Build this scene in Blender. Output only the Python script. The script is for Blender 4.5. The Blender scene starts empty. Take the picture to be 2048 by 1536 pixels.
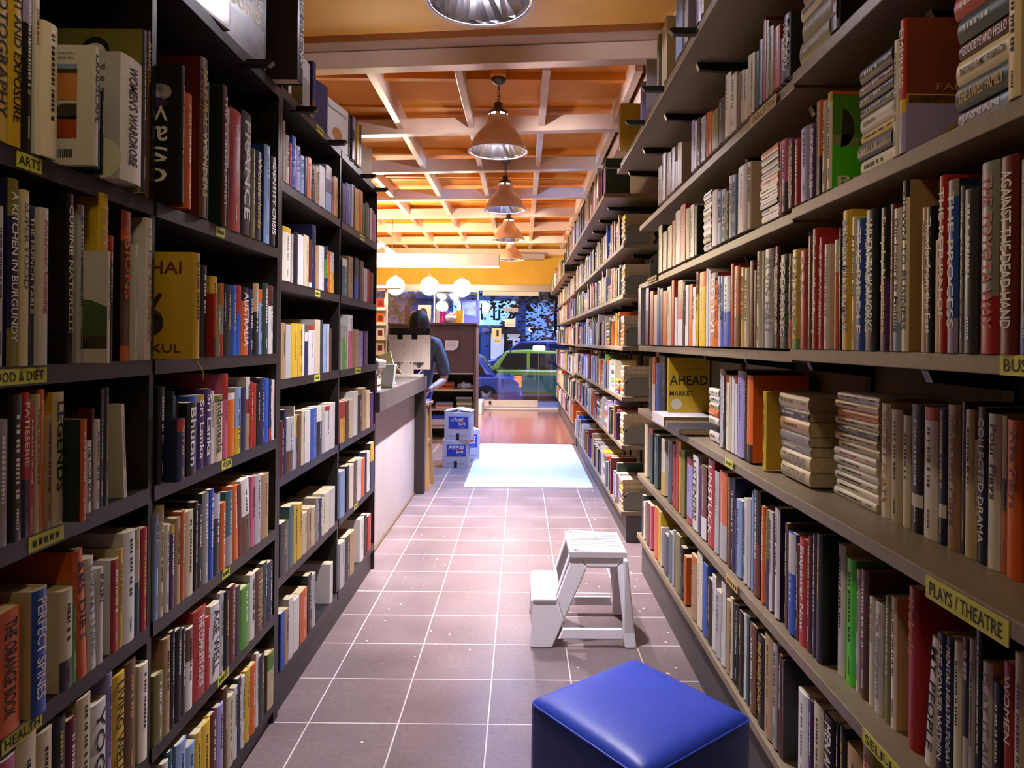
import bpy, bmesh, math, random, os
from mathutils import Vector, Matrix
random.seed(7)
scene = bpy.context.scene
COL = scene.collection
# ------------------------------------------------------------------ camera
HC = 1.30
cd = bpy.data.cameras.new('camera'); cam = bpy.data.objects.new('camera', cd); COL.objects.link(cam)
cd.sensor_width = 36.0; cd.lens = 36.0 * 1360 / 2048
cd.shift_x = -(1042 - 1024) / 2048; cd.shift_y = -(768 - 683) / 2048
cam.location = (0, 0, HC); cam.rotation_euler = (math.radians(90), 0.0, 0.0)
cam.matrix_world = Matrix.Translation((0, 0, HC)) @ Matrix.Rotation(-0.009, 4, 'Y') @ Matrix.Rotation(math.radians(90), 4, 'X')
cd.clip_start = 0.02; cd.clip_end = 300
scene.camera = cam
# ------------------------------------------------------------------ exposure, world
vs = scene.view_settings
vs.view_transform = 'Standard'; vs.look = 'None'; vs.exposure = 0.0; vs.gamma = 1.0
try: vs.use_curve_mapping = False
except Exception: pass
try:
    scene.cycles.max_bounces = 7; scene.cycles.diffuse_bounces = 4; scene.cycles.glossy_bounces = 4
    scene.cycles.transparent_max_bounces = 12; scene.cycles.sample_clamp_indirect = 4.0
    scene.cycles.caustics_reflective = False; scene.cycles.caustics_refractive = False
except Exception: pass
world = bpy.data.worlds.new('dusk_sky'); scene.world = world; world.use_nodes = True
wn = world.node_tree; wn.nodes.clear()
wo = wn.nodes.new('ShaderNodeOutputWorld'); wb = wn.nodes.new('ShaderNodeBackground')
wtc = wn.nodes.new('ShaderNodeTexCoord'); wsep = wn.nodes.new('ShaderNodeSeparateXYZ'); wr = wn.nodes.new('ShaderNodeValToRGB')
wn.links.new(wtc.outputs['Generated'], wsep.inputs[0]); wn.links.new(wsep.outputs['Z'], wr.inputs[0])
wr.color_ramp.elements[0].color = (0.16, 0.30, 0.85, 1); wr.color_ramp.elements[1].color = (0.05, 0.11, 0.5, 1); wr.color_ramp.elements[1].position = 0.6
wn.links.new(wr.outputs[0], wb.inputs[0]); wb.inputs[1].default_value = 1.9; wn.links.new(wb.outputs[0], wo.inputs[0])

def light(name, kind, loc, energy, color, size=0.1, rot=None, **kw):
    d = bpy.data.lights.new(name, kind); d.energy = energy; d.color = color
    if kind == 'POINT': d.shadow_soft_size = size
    if kind == 'AREA': d.size = size
    if kind == 'SPOT': d.shadow_soft_size = size
    for k, v in kw.items(): setattr(d, k, v)
    o = bpy.data.objects.new(name, d); COL.objects.link(o); o.location = loc
    if rot: o.rotation_euler = rot
    return o
# one lamp per hood: y, colour, watts   (the hoods hang in a row down the aisle, some of them behind the camera)
LAMPS = [(-1.7, (1.0, 0.82, 0.48), 5), (0.54, (1.0, 0.84, 0.50), 6.5), (2.60, (0.93, 0.87, 1.0), 40), (4.66, (1.0, 0.88, 0.97), 140),
         (6.72, (0.20, 0.42, 1.0), 200), (8.72, (1.0, 0.85, 0.92), 110), (10.8, (1.0, 0.88, 0.90), 130)]
DOWN = {2.60: 1300, 4.66: 4600, 6.72: 2600, 8.72: 2600, 10.8: 3000}      # the beam each reflector throws on the floor
LX = -0.17; LZ = 2.60
# ------------------------------------------------------------------ helpers
def lin(h):
    h = h.lstrip('#'); v = [int(h[i:i + 2], 16) / 255 for i in (0, 2, 4)]
    return tuple(((c + 0.055) / 1.055) ** 2.4 if c > 0.04045 else c / 12.92 for c in v)
MATS = {}
def mat(name, col='808080', rough=0.5, metal=0.0, emit=0.0, emitcol=None, vary=0.0, noise=None, bump=0.0, coat=0.0, spec=0.5):
    if name in MATS: return MATS[name]
    m = bpy.data.materials.new(name); m.use_nodes = True; nt = m.node_tree; b = nt.nodes['Principled BSDF']
    c = lin(col) if isinstance(col, str) else col
    b.inputs['Base Color'].default_value = (*c, 1); b.inputs['Roughness'].default_value = rough; b.inputs['Metallic'].default_value = metal
    b.inputs['Specular IOR Level'].default_value = spec
    if coat: b.inputs['Coat Weight'].default_value = coat; b.inputs['Coat Roughness'].default_value = 0.12
    if emit:
        e = lin(emitcol) if isinstance(emitcol, str) else (emitcol or c)
        b.inputs['Emission Color'].default_value = (*e, 1); b.inputs['Emission Strength'].default_value = emit
    src = None
    if noise:
        c2 = lin(noise[0]); sc = noise[1]
        tc = nt.nodes.new('ShaderNodeTexCoord'); mp = nt.nodes.new('ShaderNodeMapping'); mp.inputs['Scale'].default_value = noise[2] if len(noise) > 2 else (1, 1, 1)
        n = nt.nodes.new('ShaderNodeTexNoise'); n.inputs['Scale'].default_value = sc; n.inputs['Detail'].default_value = 5
        r = nt.nodes.new('ShaderNodeValToRGB'); r.color_ramp.elements[0].position = 0.35; r.color_ramp.elements[1].position = 0.65
        r.color_ramp.elements[0].color = (*c, 1); r.color_ramp.elements[1].color = (*c2, 1)
        nt.links.new(tc.outputs['Object'], mp.inputs[0]); nt.links.new(mp.outputs[0], n.inputs['Vector']); nt.links.new(n.outputs[0], r.inputs[0]); src = r.outputs[0]
        nt.links.new(src, b.inputs['Base Color'])
        if bump:
            bp = nt.nodes.new('ShaderNodeBump'); bp.inputs['Strength'].default_value = bump; bp.inputs['Distance'].default_value = 0.002
            nt.links.new(n.outputs[0], bp.inputs['Height']); nt.links.new(bp.outputs[0], b.inputs['Normal'])
    if vary:
        oi = nt.nodes.new('ShaderNodeObjectInfo'); hs = nt.nodes.new('ShaderNodeHueSaturation'); mr = nt.nodes.new('ShaderNodeMapRange')
        mr.inputs['To Min'].default_value = 1 - vary; mr.inputs['To Max'].default_value = 1 + vary
        nt.links.new(oi.outputs['Random'], mr.inputs[0]); nt.links.new(mr.outputs[0], hs.inputs['Value'])
        if src: nt.links.new(src, hs.inputs['Color'])
        else: hs.inputs['Color'].default_value = (*c, 1)
        nt.links.new(hs.outputs[0], b.inputs['Base Color'])
    MATS[name] = m; return m

class MB:
    """collects shapes into one mesh"""
    def __init__(s): s.v = []; s.f = []; s.mi = []; s.m = []; s.sm = []
    def mid(s, m):
        if m not in s.m: s.m.append(m)
        return s.m.index(m)
    def add(s, vs_, fs, m, M=None, smooth=False):
        o = len(s.v); s.v += [tuple(M @ Vector(p)) if M is not None else tuple(p) for p in vs_]
        k = s.mid(m)
        for f in fs: s.f.append(tuple(i + o for i in f)); s.mi.append(k); s.sm.append(smooth)
    def box(s, x0, x1, y0, y1, z0, z1, m, M=None):
        v = [(x0, y0, z0), (x1, y0, z0), (x1, y1, z0), (x0, y1, z0), (x0, y0, z1), (x1, y0, z1), (x1, y1, z1), (x0, y1, z1)]
        s.add(v, [(3, 2, 1, 0), (4, 5, 6, 7), (0, 1, 5, 4), (1, 2, 6, 5), (2, 3, 7, 6), (3, 0, 4, 7)], m, M)
    def prism(s, pts, h0, h1, m, axis='y', M=None):
        """polygon pts (a,b) extruded along axis"""
        n = len(pts)
        def P(a, b, h): return {'y': (a, h, b), 'x': (h, a, b), 'z': (a, b, h)}[axis]
        v = [P(a, b, h0) for a, b in pts] + [P(a, b, h1) for a, b in pts]
        f = [tuple(range(n)), tuple(range(2 * n - 1, n - 1, -1))] + [(i, i + n, (i + 1) % n + n, (i + 1) % n) for i in range(n)]
        s.add(v, f, m, M)
    def quad(s, a, b, c, d, m, M=None): s.add([a, b, c, d], [(0, 1, 2, 3)], m, M)
    def lathe(s, prof, m, seg=24, M=None, smooth=True, cap=False):
        v = []; f = []
        for r, z in prof:
            for i in range(seg):
                a = 2 * math.pi * i / seg; v.append((r * math.cos(a), r * math.sin(a), z))
        for j in range(len(prof) - 1):
            for i in range(seg):
                k = (i + 1) % seg; f.append((j * seg + i, j * seg + k, (j + 1) * seg + k, (j + 1) * seg + i))
        if cap: f.append(tuple(range(seg - 1, -1, -1))); f.append(tuple(range((len(prof) - 1) * seg, len(prof) * seg)))
        s.add(v, f, m, M, smooth)
    def tube(s, pts, r, m, seg=8, M=None):
        pts = [Vector(p) for p in pts]; rr = r if isinstance(r, (list, tuple)) else [r] * len(pts)
        v = []; f = []
        for i, p in enumerate(pts):
            d = (pts[min(i + 1, len(pts) - 1)] - pts[max(i - 1, 0)]).normalized()
            up = Vector((0, 0, 1)) if abs(d.z) < 0.9 else Vector((1, 0, 0))
            a = d.cross(up).normalized(); b = d.cross(a)
            for k in range(seg):
                t = 2 * math.pi * k / seg; v.append(tuple(p + a * math.cos(t) * rr[i] + b * math.sin(t) * rr[i]))
        for i in range(len(pts) - 1):
            for k in range(seg):
                l = (k + 1) % seg; f.append((i * seg + k, i * seg + l, (i + 1) * seg + l, (i + 1) * seg + k))
        f.append(tuple(range(seg - 1, -1, -1))); f.append(tuple(range((len(pts) - 1) * seg, len(pts) * seg)))
        s.add(v, f, m, M, True)
    def build(s, name, parent=None, bevel=0.0, bseg=2, solid=False):
        me = bpy.data.meshes.new(name); me.from_pydata(s.v, [], s.f)
        for m in s.m: me.materials.append(m)
        me.polygons.foreach_set('material_index', s.mi); me.polygons.foreach_set('use_smooth', s.sm); me.update()
        if solid:
            b = bmesh.new(); b.from_mesh(me); bmesh.ops.recalc_face_normals(b, faces=b.faces); b.to_mesh(me); b.free()
        o = bpy.data.objects.new(name, me); COL.objects.link(o)
        if parent: o.parent = parent
        if bevel:
            b = o.modifiers.new('bevel', 'BEVEL'); b.width = bevel; b.segments = bseg; b.limit_method = 'ANGLE'; b.angle_limit = math.radians(35)
        return o
def tag(o, label=None, cat=None, group=None, kind=None):
    if label: o['label'] = label
    if cat: o['category'] = cat
    if group: o['group'] = group
    if kind: o['kind'] = kind
    return o
def empty(name, loc=(0, 0, 0), rot=(0, 0, 0), **kw):
    o = bpy.data.objects.new(name, None); COL.objects.link(o); o.location = loc; o.rotation_euler = rot; o.empty_display_size = 0.05
    return tag(o, **kw)
_tcache = {}
def text_mesh(txt, m, bold=0.0, shear=0.0):
    key = (txt, m.name, bold, shear)
    if key in _tcache: return _tcache[key]
    c = bpy.data.curves.new('lettering', 'FONT'); c.body = txt; c.size = 1.0; c.align_x = 'LEFT'; c.offset = bold; c.shear = shear
    c.resolution_u = 2; c.extrude = 0.0
    t = bpy.data.objects.new('tmp', c); COL.objects.link(t)
    dg = bpy.context.evaluated_depsgraph_get(); dg.update()
    me = bpy.data.meshes.new_from_object(t.evaluated_get(dg)); me.name = 'lettering'
    bpy.data.objects.remove(t); bpy.data.curves.remove(c)
    me.materials.clear(); me.materials.append(m)
    xs = [v.co.x for v in me.vertices] or [0, 1]; ys = [v.co.y for v in me.vertices] or [0, 1]
    _tcache[key] = (me, min(xs), max(xs), min(ys), max(ys)); return _tcache[key]
def put_text(name, parent, txt, m, org, tx, ty, width, height, bold=0.0, shear=0.0, maxstretch=1.6):
    """lettering fitted into width x height, its box's lower-left corner at org; tx, ty are the reading and up directions"""
    me, x0, x1, y0, y1 = text_mesh(txt, m, bold, shear)
    w = max(x1 - x0, 1e-4); h = max(y1 - y0, 1e-4)
    sy = height / h; sx = width / w
    if sx > sy * maxstretch: sx = sy * maxstretch
    if sy > sx * 2.2: sy = sx * 2.2
    tx = Vector(tx).normalized(); ty = Vector(ty).normalized(); tz = tx.cross(ty)
    M = Matrix((( tx.x * sx, ty.x * sy, tz.x, 0), (tx.y * sx, ty.y * sy, tz.y, 0), (tx.z * sx, ty.z * sy, tz.z, 0), (0, 0, 0, 1)))
    o_ = Vector(org) - M.to_3x3() @ Vector((x0, y0, 0)) + ty * (height - h * sy) / 2
    M.translation = o_
    me2 = me.copy(); me2.transform(M)
    o = bpy.data.objects.new(name, me2); COL.objects.link(o)
    if parent: o.parent = parent
    return o
def struct(name, mb, **kw):
    o = mb.build(name, **kw); o['kind'] = 'structure'; return o
# ------------------------------------------------------------------ room shell
def tile_material():
    m = bpy.data.materials.new('floor_tiles'); m.use_nodes = True; nt = m.node_tree; b = nt.nodes['Principled BSDF']
    tc = nt.nodes.new('ShaderNodeTexCoord'); mp = nt.nodes.new('ShaderNodeMapping'); mp.inputs['Location'].default_value = (TX0, TY0, 0)
    br = nt.nodes.new('ShaderNodeTexBrick'); br.offset = 0.0; br.squash = 1.0
    br.inputs['Scale'].default_value = 1.0; br.inputs['Brick Width'].default_value = TILE; br.inputs['Row Height'].default_value = TILE
    br.inputs['Mortar Size'].default_value = 0.0028; br.inputs['Mortar Smooth'].default_value = 0.25; br.inputs['Bias'].default_value = 0
    br.inputs['Color1'].default_value = (*lin('6a5c5c'), 1); br.inputs['Color2'].default_value = (*lin('736463'), 1); br.inputs['Mortar'].default_value = (*lin('c9c2bd'), 1)
    n = nt.nodes.new('ShaderNodeTexNoise'); n.inputs['Scale'].default_value = 60; n.inputs['Detail'].default_value = 6
    n2 = nt.nodes.new('ShaderNodeTexNoise'); n2.inputs['Scale'].default_value = 3.2; n2.inputs['Detail'].default_value = 5
    mx = nt.nodes.new('ShaderNodeMixRGB'); mx.blend_type = 'OVERLAY'; mx.inputs[0].default_value = 0.35
    mx2 = nt.nodes.new('ShaderNodeMixRGB'); mx2.blend_type = 'OVERLAY'; mx2.inputs[0].default_value = 0.5
    nt.links.new(tc.outputs['Object'], mp.inputs[0]); nt.links.new(mp.outputs[0], br.inputs['Vector'])
    nt.links.new(mp.outputs[0], n.inputs['Vector']); nt.links.new(mp.outputs[0], n2.inputs['Vector'])
    nt.links.new(br.outputs['Color'], mx.inputs[1]); nt.links.new(n.outputs[0], mx.inputs[2])
    nt.links.new(mx.outputs[0], mx2.inputs[1]); nt.links.new(n2.outputs[0], mx2.inputs[2]); nt.links.new(mx2.outputs[0], b.inputs['Base Color'])
    rr = nt.nodes.new('ShaderNodeMapRange'); rr.inputs['To Min'].default_value = 0.24; rr.inputs['To Max'].default_value = 0.42
    nt.links.new(n2.outputs[0], rr.inputs[0]); nt.links.new(rr.outputs[0], b.inputs['Roughness'])
    ad = nt.nodes.new('ShaderNodeMath'); ad.operation = 'MULTIPLY_ADD'; ad.inputs[1].default_value = 0.25
    nt.links.new(n.outputs[0], ad.inputs[0]); iv = nt.nodes.new('ShaderNodeMath'); iv.operation = 'SUBTRACT'; iv.inputs[0].default_value = 1.0
    nt.links.new(br.outputs['Fac'], iv.inputs[1]); nt.links.new(iv.outputs[0], ad.inputs[2])
    bp = nt.nodes.new('ShaderNodeBump'); bp.inputs['Strength'].default_value = 0.35; bp.inputs['Distance'].default_value = 0.002
    nt.links.new(ad.outputs[0], bp.inputs['Height']); nt.links.new(bp.outputs[0], b.inputs['Normal'])
    return m
TILE = 0.304
TX0 = -0.203; TY0 = -0.180
mTile = tile_material()
mWoodFloor = mat('floor_wood', '9a6250', 0.22, noise=('805040', 6, (9, 0.7, 1)), coat=.6)
mMat = mat('floor_mat', 'b9c3cf', 0.45, noise=('aab6c6', 30))
mOrange = mat('orange_ceiling', 'e8962c', 0.6, noise=('dd8a22', 3))
mOrange2 = mat('ochre_paint', 'dda63c', 0.5, noise=('d29c34', 4))
mBeam = mat('beam_paint', 'e6d0bc', 0.25, noise=('dec6b2', 5))
mWallY = mat('yellow_wall', 'e6bc4c', 0.7, noise=('deb142', 3))
mWallG = mat('wall_olive', '8f8674', 0.8, noise=('877e6c', 4))
mWhite = mat('white_paint', 'd8d4d4', 0.5, noise=('cfcaca', 6))
mDark = mat('black_laminate', '1c1816', 0.42, noise=('231e1b', 8))
mShelfR = mat('tan_laminate', '85765c', 0.42, noise=('7b6c53', 26, (1, 6, 1)))
mMetalD = mat('dark_bracket_metal', '262524', 0.4, 0.6)
mMetalG = mat('grey_bookend_metal', '76766c', 0.55, 0.2)
XL, XR = 0.827, 0.66
ROOML, ROOMR, ROOMF, ROOMB = -3.0, 0.93, 13.0, -3.0
f = MB(); f.box(ROOML, ROOMR, ROOMB, 8.6, -0.05, 0.0, mTile); struct('floor', f)
f = MB(); f.box(ROOML, ROOMR, 8.6, ROOMF, -0.05, 0.012, mWoodFloor); struct('floor_wood', f)
f = MB(); f.box(ROOMR, ROOMR + 0.1, ROOMB, ROOMF, 0, 3.3, mWallG); struct('wall_right', f)
f = MB(); f.box(ROOML - 0.1, ROOML, ROOMB, ROOMF, 0, 3.3, mWallY); struct('wall_left', f)
f = MB(); f.box(ROOML, ROOMR, ROOMB - 0.1, ROOMB, 0, 3.3, mWallY); struct('wall_back', f)
# plank ceiling with its seams, each plank a shallow step
f = MB(); y = ROOMB; k = 0
while y < ROOMF:
    dz = [0.0, 0.012, 0.004, 0.016][k % 4]
    f.box(ROOML, ROOMR, y, min(y + 0.30, ROOMF), 3.17 + dz, 3.26, mOrange); y += 0.302; k += 1
struct('ceiling', f)
# beams across (turned a little against the aisle) and joists along it
SK = math.radians(6.0)
def beam(name, y, z0, z1, th, m, xa=ROOML, xb=ROOMR):
    b = MB(); a = (xa) * -math.tan(SK); c = (xb) * -math.tan(SK)
    b.prism([(xa, y + a), (xb, y + c), (xb, y + c + th), (xa, y + a + th)], z0, z1, m, 'z')
    return struct(name, b, bevel=0.004, solid=True)
# beam bottoms at depth list
BY = [4.14, 5.49, 6.74, 8.08, 9.25, 10.4, 11.75]
beam('trim_beam_ochre', 2.85, 3.06, 3.165, 0.97, mOrange2)
beam('trim_beam_double_upper', 4.02, 3.11, 3.22, 0.16, mBeam)
beam('trim_beam_double_lower', 4.14, 3.0, 3.105, 0.10, mBeam)
for i, y in enumerate(BY[1:]):
    beam('trim_beam_%d' % (i + 1), y, 3.0, 3.125, 0.09, mBeam)
for i, y in enumerate([-1.6, -0.2, 1.3]): beam('trim_beam_back_%d' % (i + 1), y, 3.0, 3.125, 0.09, mBeam)
for i, x in enumerate([-2.73, -2.15, -1.58, -1.0, -0.42, 0.15, 0.74]):
    b = MB(); b.box(x - 0.026, x + 0.026, 4.35, 12.7, 3.035, 3.20, mBeam); struct('trim_joist_%d' % (i + 1), b, bevel=0.003)
for i in range(9):
    y = 4.75 + i * 0.95
    b = MB(); b.box(ROOML, ROOMR, y, y + 0.05, 3.13, 3.20, mOrange); struct('trim_batten_%d' % (i + 1), b)
b = MB(); b.box(0.80, 0.93, 3.6, 12.9, 2.94, 3.06, mBeam); struct('trim_wall_plate', b, bevel=0.004)
# front wall with lintel, door and window
mAlu = mat('aluminium_frame', 'b9b2b0', 0.35, 0.4)
f = MB(); f.box(ROOML, ROOMR, ROOMF, ROOMF + 0.12, 2.38, 3.3, mWallY); struct('wall_front', f)
f = MB(); f.box(ROOML, ROOMR, ROOMF - 0.06, ROOMF + 0.1, 2.26, 2.38, mAlu); struct('trim_lintel', f, bevel=0.006)
f = MB(); f.box(ROOML, -0.82, ROOMF - 0.03, ROOMF + 0.1, 0, 0.5, mWhite); struct('wall_front_sill', f)
f = MB(); f.box(-0.76, 0.335, ROOMF - 0.25, ROOMF + 0.02, 0.012, 0.045, mWhite); struct('trim_door_step', f, bevel=0.008)
f = MB(); f.box(0.335, ROOMR, ROOMF - 0.25, ROOMF + 0.02, 0.012, 0.04, mWhite); struct('trim_window_step', f, bevel=0.008)
f = MB(); f.box(-0.82, -0.68, 11.9, ROOMF - 0.3, 0.013, 0.22, mWhite); struct('trim_floor_edge', f, bevel=0.006)
mGlass = bpy.data.materials.new('window_glass'); mGlass.use_nodes = True; g = mGlass.node_tree; g.nodes.clear()
go = g.nodes.new('ShaderNodeOutputMaterial'); gt = g.nodes.new('ShaderNodeBsdfTransparent'); gg = g.nodes.new('ShaderNodeBsdfGlossy'); gm = g.nodes.new('ShaderNodeMixShader')
gt.inputs[0].default_value = (0.90, 0.94, 1.0, 1); gg.inputs['Roughness'].default_value = 0.03; gm.inputs[0].default_value = 0.10
g.links.new(gt.outputs[0], gm.inputs[1]); g.links.new(gg.outputs[0], gm.inputs[2]); g.links.new(gm.outputs[0], go.inputs[0])
def pane(name, x0, x1, z0, z1, fr=0.035, glass=True, y=ROOMF):
    e = empty(name, (0, 0, 0)); e['kind'] = 'structure'
    b = MB()
    b.box(x0, x1, y - 0.03, y + 0.03, z0, z0 + fr, mAlu); b.box(x0, x1, y - 0.03, y + 0.03, z1 - fr, z1, mAlu)
    b.box(x0, x0 + fr * 0.6, y - 0.03, y + 0.03, z0 + fr, z1 - fr, mAlu); b.box(x1 - fr * 0.6, x1, y - 0.03, y + 0.03, z0 + fr, z1 - fr, mAlu)
    b.build('window_frame', e)
    b = MB(); b.box(x0 + fr * 0.6, x1 - fr * 0.6, y - 0.004, y + 0.004, z0 + fr, z1 - fr, mGlass); b.build('window_glass', e)
    return e
pane('window_1', ROOML, -1.66, 0.5, 2.26, 0.02); pane('window_2', -1.66, -0.82, 0.5, 2.26, 0.02)
pane('window_3', 0.338, ROOMR, 0.045, 2.26, 0.008)
d = empty('door_1'); d['kind'] = 'structure'
b = MB(); b.box(-0.745, 0.33, 12.96, 13.02, 2.17, 2.255, mWhite); b.box(-0.745, 0.33, 12.96, 13.02, 0.05, 0.18, mWhite); b.build('door_rail', d, bevel=0.004)
b = MB(); b.box(-0.745, 0.33, 12.985, 12.995, 0.18, 2.17, mGlass); b.build('door_glass', d)
b = MB(); b.box(-0.60, -0.56, 12.92, 12.96, 0.10, 0.16, mMetalD); b.lathe([(0.012, 0), (0.012, 0.3)], mMetalD, 10, Matrix.Translation((-0.2, 12.93, 0.95))); b.build('door_lock', d)
# floor mat and scraps
f = MB(); f.box(-0.50, 0.655, 6.05, 8.58, 0.0, 0.008, mMat)
tag(f.build('floor_mat', bevel=0.003), 'thin pale blue-grey mat lying across the aisle between tiles and wooden floor', 'mat')
mScrap = mat('paper_scraps', 'e8e4de', 0.8)
f = MB(); rs = random.Random(3)
def scrap(x, y, r):
    n = rs.randint(4, 7); a0 = rs.random() * 6
    ps = [(x + math.cos(a0 + 6.283 * i / n) * r * rs.uniform(.5, 1.2), y + math.sin(a0 + 6.283 * i / n) * r * rs.uniform(.5, 1.2)) for i in range(n)]
    f.prism(ps, 0.0003, 0.0013, mScrap, 'z')
for i in range(150):
    t = rs.random()
    if t < .45: x = rs.gauss(0.60, 0.05); y = rs.uniform(1.9, 7.0)
    elif t < .7: x = rs.gauss(0.30, 0.16); y = rs.gauss(4.0, .4)
    elif t < .85: x = rs.gauss(-0.55, 0.16); y = rs.uniform(1.8, 5.0)
    else: x = rs.uniform(-0.7, 0.6); y = rs.uniform(1.7, 8)
    if abs(x) < 0.68 and x > -0.8: scrap(x, y, rs.uniform(.002, .007) * (1.6 if rs.random() < .12 else 1))
tag(f.build('floor_scraps'), 'tiny white paper scraps scattered on the dark floor tiles', 'litter', kind='stuff')
# ------------------------------------------------------------------ bookcases
mTagY = mat('yellow_tag', 'cfd04a', 0.55); mInk = mat('ink_black', '14120e', 0.7)
mTagO = mat('amber_tag', 'c9a45c', 0.55)
ZA = [2.137, 1.592, 1.235, .948, .640, .353, .056]      # shelf centres, near black bookcase
ZB = [2.152, 1.83, 1.487, 1.145, .807, .46, .128]       # far black bookcase
def black_case(name, y0, y1, ym, Z, label, x1=-XL, depth=0.30, rough=None):
    e = empty(name, (x1 - depth / 2, (y0 + y1) / 2, 0), label=label, cat='bookcase'); ox, oy = e.location.x, e.location.y
    X0, X1 = x1 - depth - ox, x1 - ox; Y0, Y1 = y0 - oy, y1 - oy
    th = 0.034; top = Z[0] + 0.017
    for a, b_ in ((Y0, Y0 + 0.018), (Y1 - 0.018, Y1)):
        b = MB(); b.box(X0, X1, a, b_, 0, top, mDark); b.build('side_panel', e)
    b = MB(); b.box(X0, X1 - 0.004, ym - oy - 0.009, ym - oy + 0.009, Z[-1] + 0.017, Z[0] - 0.017, mDark); b.build('divider', e)
    b = MB(); b.box(X0, X0 + 0.008, Y0 + 0.018, Y1 - 0.018, 0, top, mDark); b.build('back_panel', e)
    for i, z in enumerate(Z):
        for a, b_ in ((Y0 + 0.018, ym - oy - 0.0095), (ym - oy + 0.0095, Y1 - 0.018)):
            b = MB(); b.box(X0 + 0.009, X1 - (0.0 if i else 0.0), a, b_, z - 0.017, z + 0.017, mDark); b.build('shelf', e)
    b = MB(); b.box(X0 + 0.02, X1 - 0.012, Y0 + 0.019, Y1 - 0.019, 0, Z[-1] - 0.0175, mDark); b.build('plinth', e)
    return e
caseA = black_case('bookcase', 0.74, 2.32, 1.53, ZA, 'tall black bookcase holding the ARTS and FOOD & DIET shelves')
caseB = black_case('bookcase', 2.322, 3.885, 3.107, ZB, 'tall black bookcase next to the cash counter')
def shelf_tag(case, text, px0, px1, z, side, w=None, m=mTagY, X=None, h=0.026, tm=None):
    """small card on a shelf's front edge, from picture column px0 to px1"""
    X = X or (XL if side < 0 else XR)
    y0 = 1360 * X / abs(px0 - 1042); y1 = 1360 * X / abs(px1 - 1042)
    y0, y1 = min(y0, y1), max(y0, y1)
    lx = side * X - case.location.x; oy = case.location.y
    b = MB(); d = 0.0012
    b.box(min(lx, lx - side * d), max(lx, lx - side * d), y0 - oy, y1 - oy, z - h / 2, z + h / 2, m); t = b.build('shelf_label', case)
    fx = lx - side * (d + 0.0006)
    if text:
        wd = (y1 - y0) * 0.88; hh = h * 0.62
        if side < 0: put_text('lettering', t, text, mInk, (fx, y0 - oy + (y1 - y0) * .06, z - hh / 2), (0, 1, 0), (0, 0, 1), wd, hh, 0.01)
        else: put_text('lettering', t, text, mInk, (fx, y1 - oy - (y1 - y0) * .06, z - hh / 2), (0, -1, 0), (0, 0, 1), wd, hh, 0.01)
    else:
        b = MB(); n = 5
        for i in range(n):
            a = y0 - oy + (y1 - y0) * (0.1 + 0.8 * i / n); b.box(min(fx, fx + .0002), max(fx, fx + .0002), a, a + (y1 - y0) * 0.1, z - h * .2, z + h * .2, mInk)
        b.build('lettering', t)
    return t
# tabs that stick out of the top boards
mTab = mat('black_tab', '171513', 0.35)
def tab(case, y, z, side, X, L=0.08):
    lx = side * X - case.location.x; oy = case.location.y
    b = MB(); b.prism([(lx + side * 0.03, z - .012), (lx - side * (L - .015), z - .012), (lx - side * L, z + .002), (lx - side * (L - .01), z + .008), (lx + side * 0.03, z + .008)], y - oy - .012, y - oy + .012, mTab, 'y')
    return b.build('bracket_tab', case, bevel=0.002, solid=True)
tab(caseA, 2.04, 2.128, -1, XL)
for y in (2.49, 2.9, 3.49, 3.8): tab(caseB, y, 2.143, -1, XL)
# yellow tags: text, columns, shelf
for tx, a, b_, k in (('ARTS', 29, 79, 1), ('FOOD & DIET', -30, 93, 2), (None, 430, 447, 1), ('ASIA', 445, 465, 3), ('HEALTH', 10, 90, 4), (None, 60, 130, 3), (None, 448, 463, 4), (None, 441, 463, 5)):
    shelf_tag(caseA, tx, a, b_, ZA[k], -1)
for a, b_, k in ((629, 643, 0), (629, 639, 2), (629, 640, 3), (711, 722, 3), (718, 727, 1), (711, 718, 5)): shelf_tag(caseB, None, a, b_, ZB[k], -1)
# tan wall shelving
ZR = [2.285, 1.963, 1.632, 1.288, .935, .57, .235]      # upper surfaces
RTH = 0.028
BR = [-0.3, 0.25, 0.76, 1.28, 1.80, 2.315, 2.83, 3.33, 3.78]
def tan_case(name, y0, y1, Z, label, splits=(), brs=(), tops=None, X=XR, xt=0.53):
    e = empty(name, ((X + ROOMR) / 2, (y0 + y1) / 2, 0), label=label, cat='shelving'); ox, oy = e.location.x, e.location.y
    ys = [y0] + list(splits) + [y1]
    for i, z in enumerate(Z):
        for j in range(len(ys) - 1):
            dz = 0.006 if (j % 2) else 0.0
            b = MB(); b.box((xt if i == 0 else X) - ox + (0.006 if j % 2 else 0), ROOMR - 0.012 - ox, ys[j] + .001 - oy, ys[j + 1] - .001 - oy, z - RTH - dz, z - dz, mShelfR)
            b.build('shelf', e, bevel=0.002)
    for y in brs:
        for i, z in enumerate(Z[:-1]):
            x0 = (0.587 if i == 0 else X + 0.10) - ox
            b = MB(); b.prism([(x0, z - RTH - .008), (x0 + .01, z - RTH - .03), (ROOMR - .012 - ox, z - RTH - .045), (ROOMR - .012 - ox, z - RTH - .008)], y - oy - .011, y - oy + .011, mMetalD, 'y')
            b.build('bracket', e)
    for y in brs:
        b = MB(); b.box(ROOMR - .012 - ox, ROOMR - 0.001 - ox, y - oy - .015, y - oy + .015, Z[-1], Z[0] + 0.05, mMetalD); b.build('wall_rail', e)
    b = MB(); b.box(X + 0.035 - ox, ROOMR - 0.012 - ox, y0 - oy, y1 - oy, 0, Z[-1] - RTH - 0.001, mKick); b.build('plinth', e)
    return e
mKick = mat('grey_plinth', '45403c', 0.55)
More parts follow.
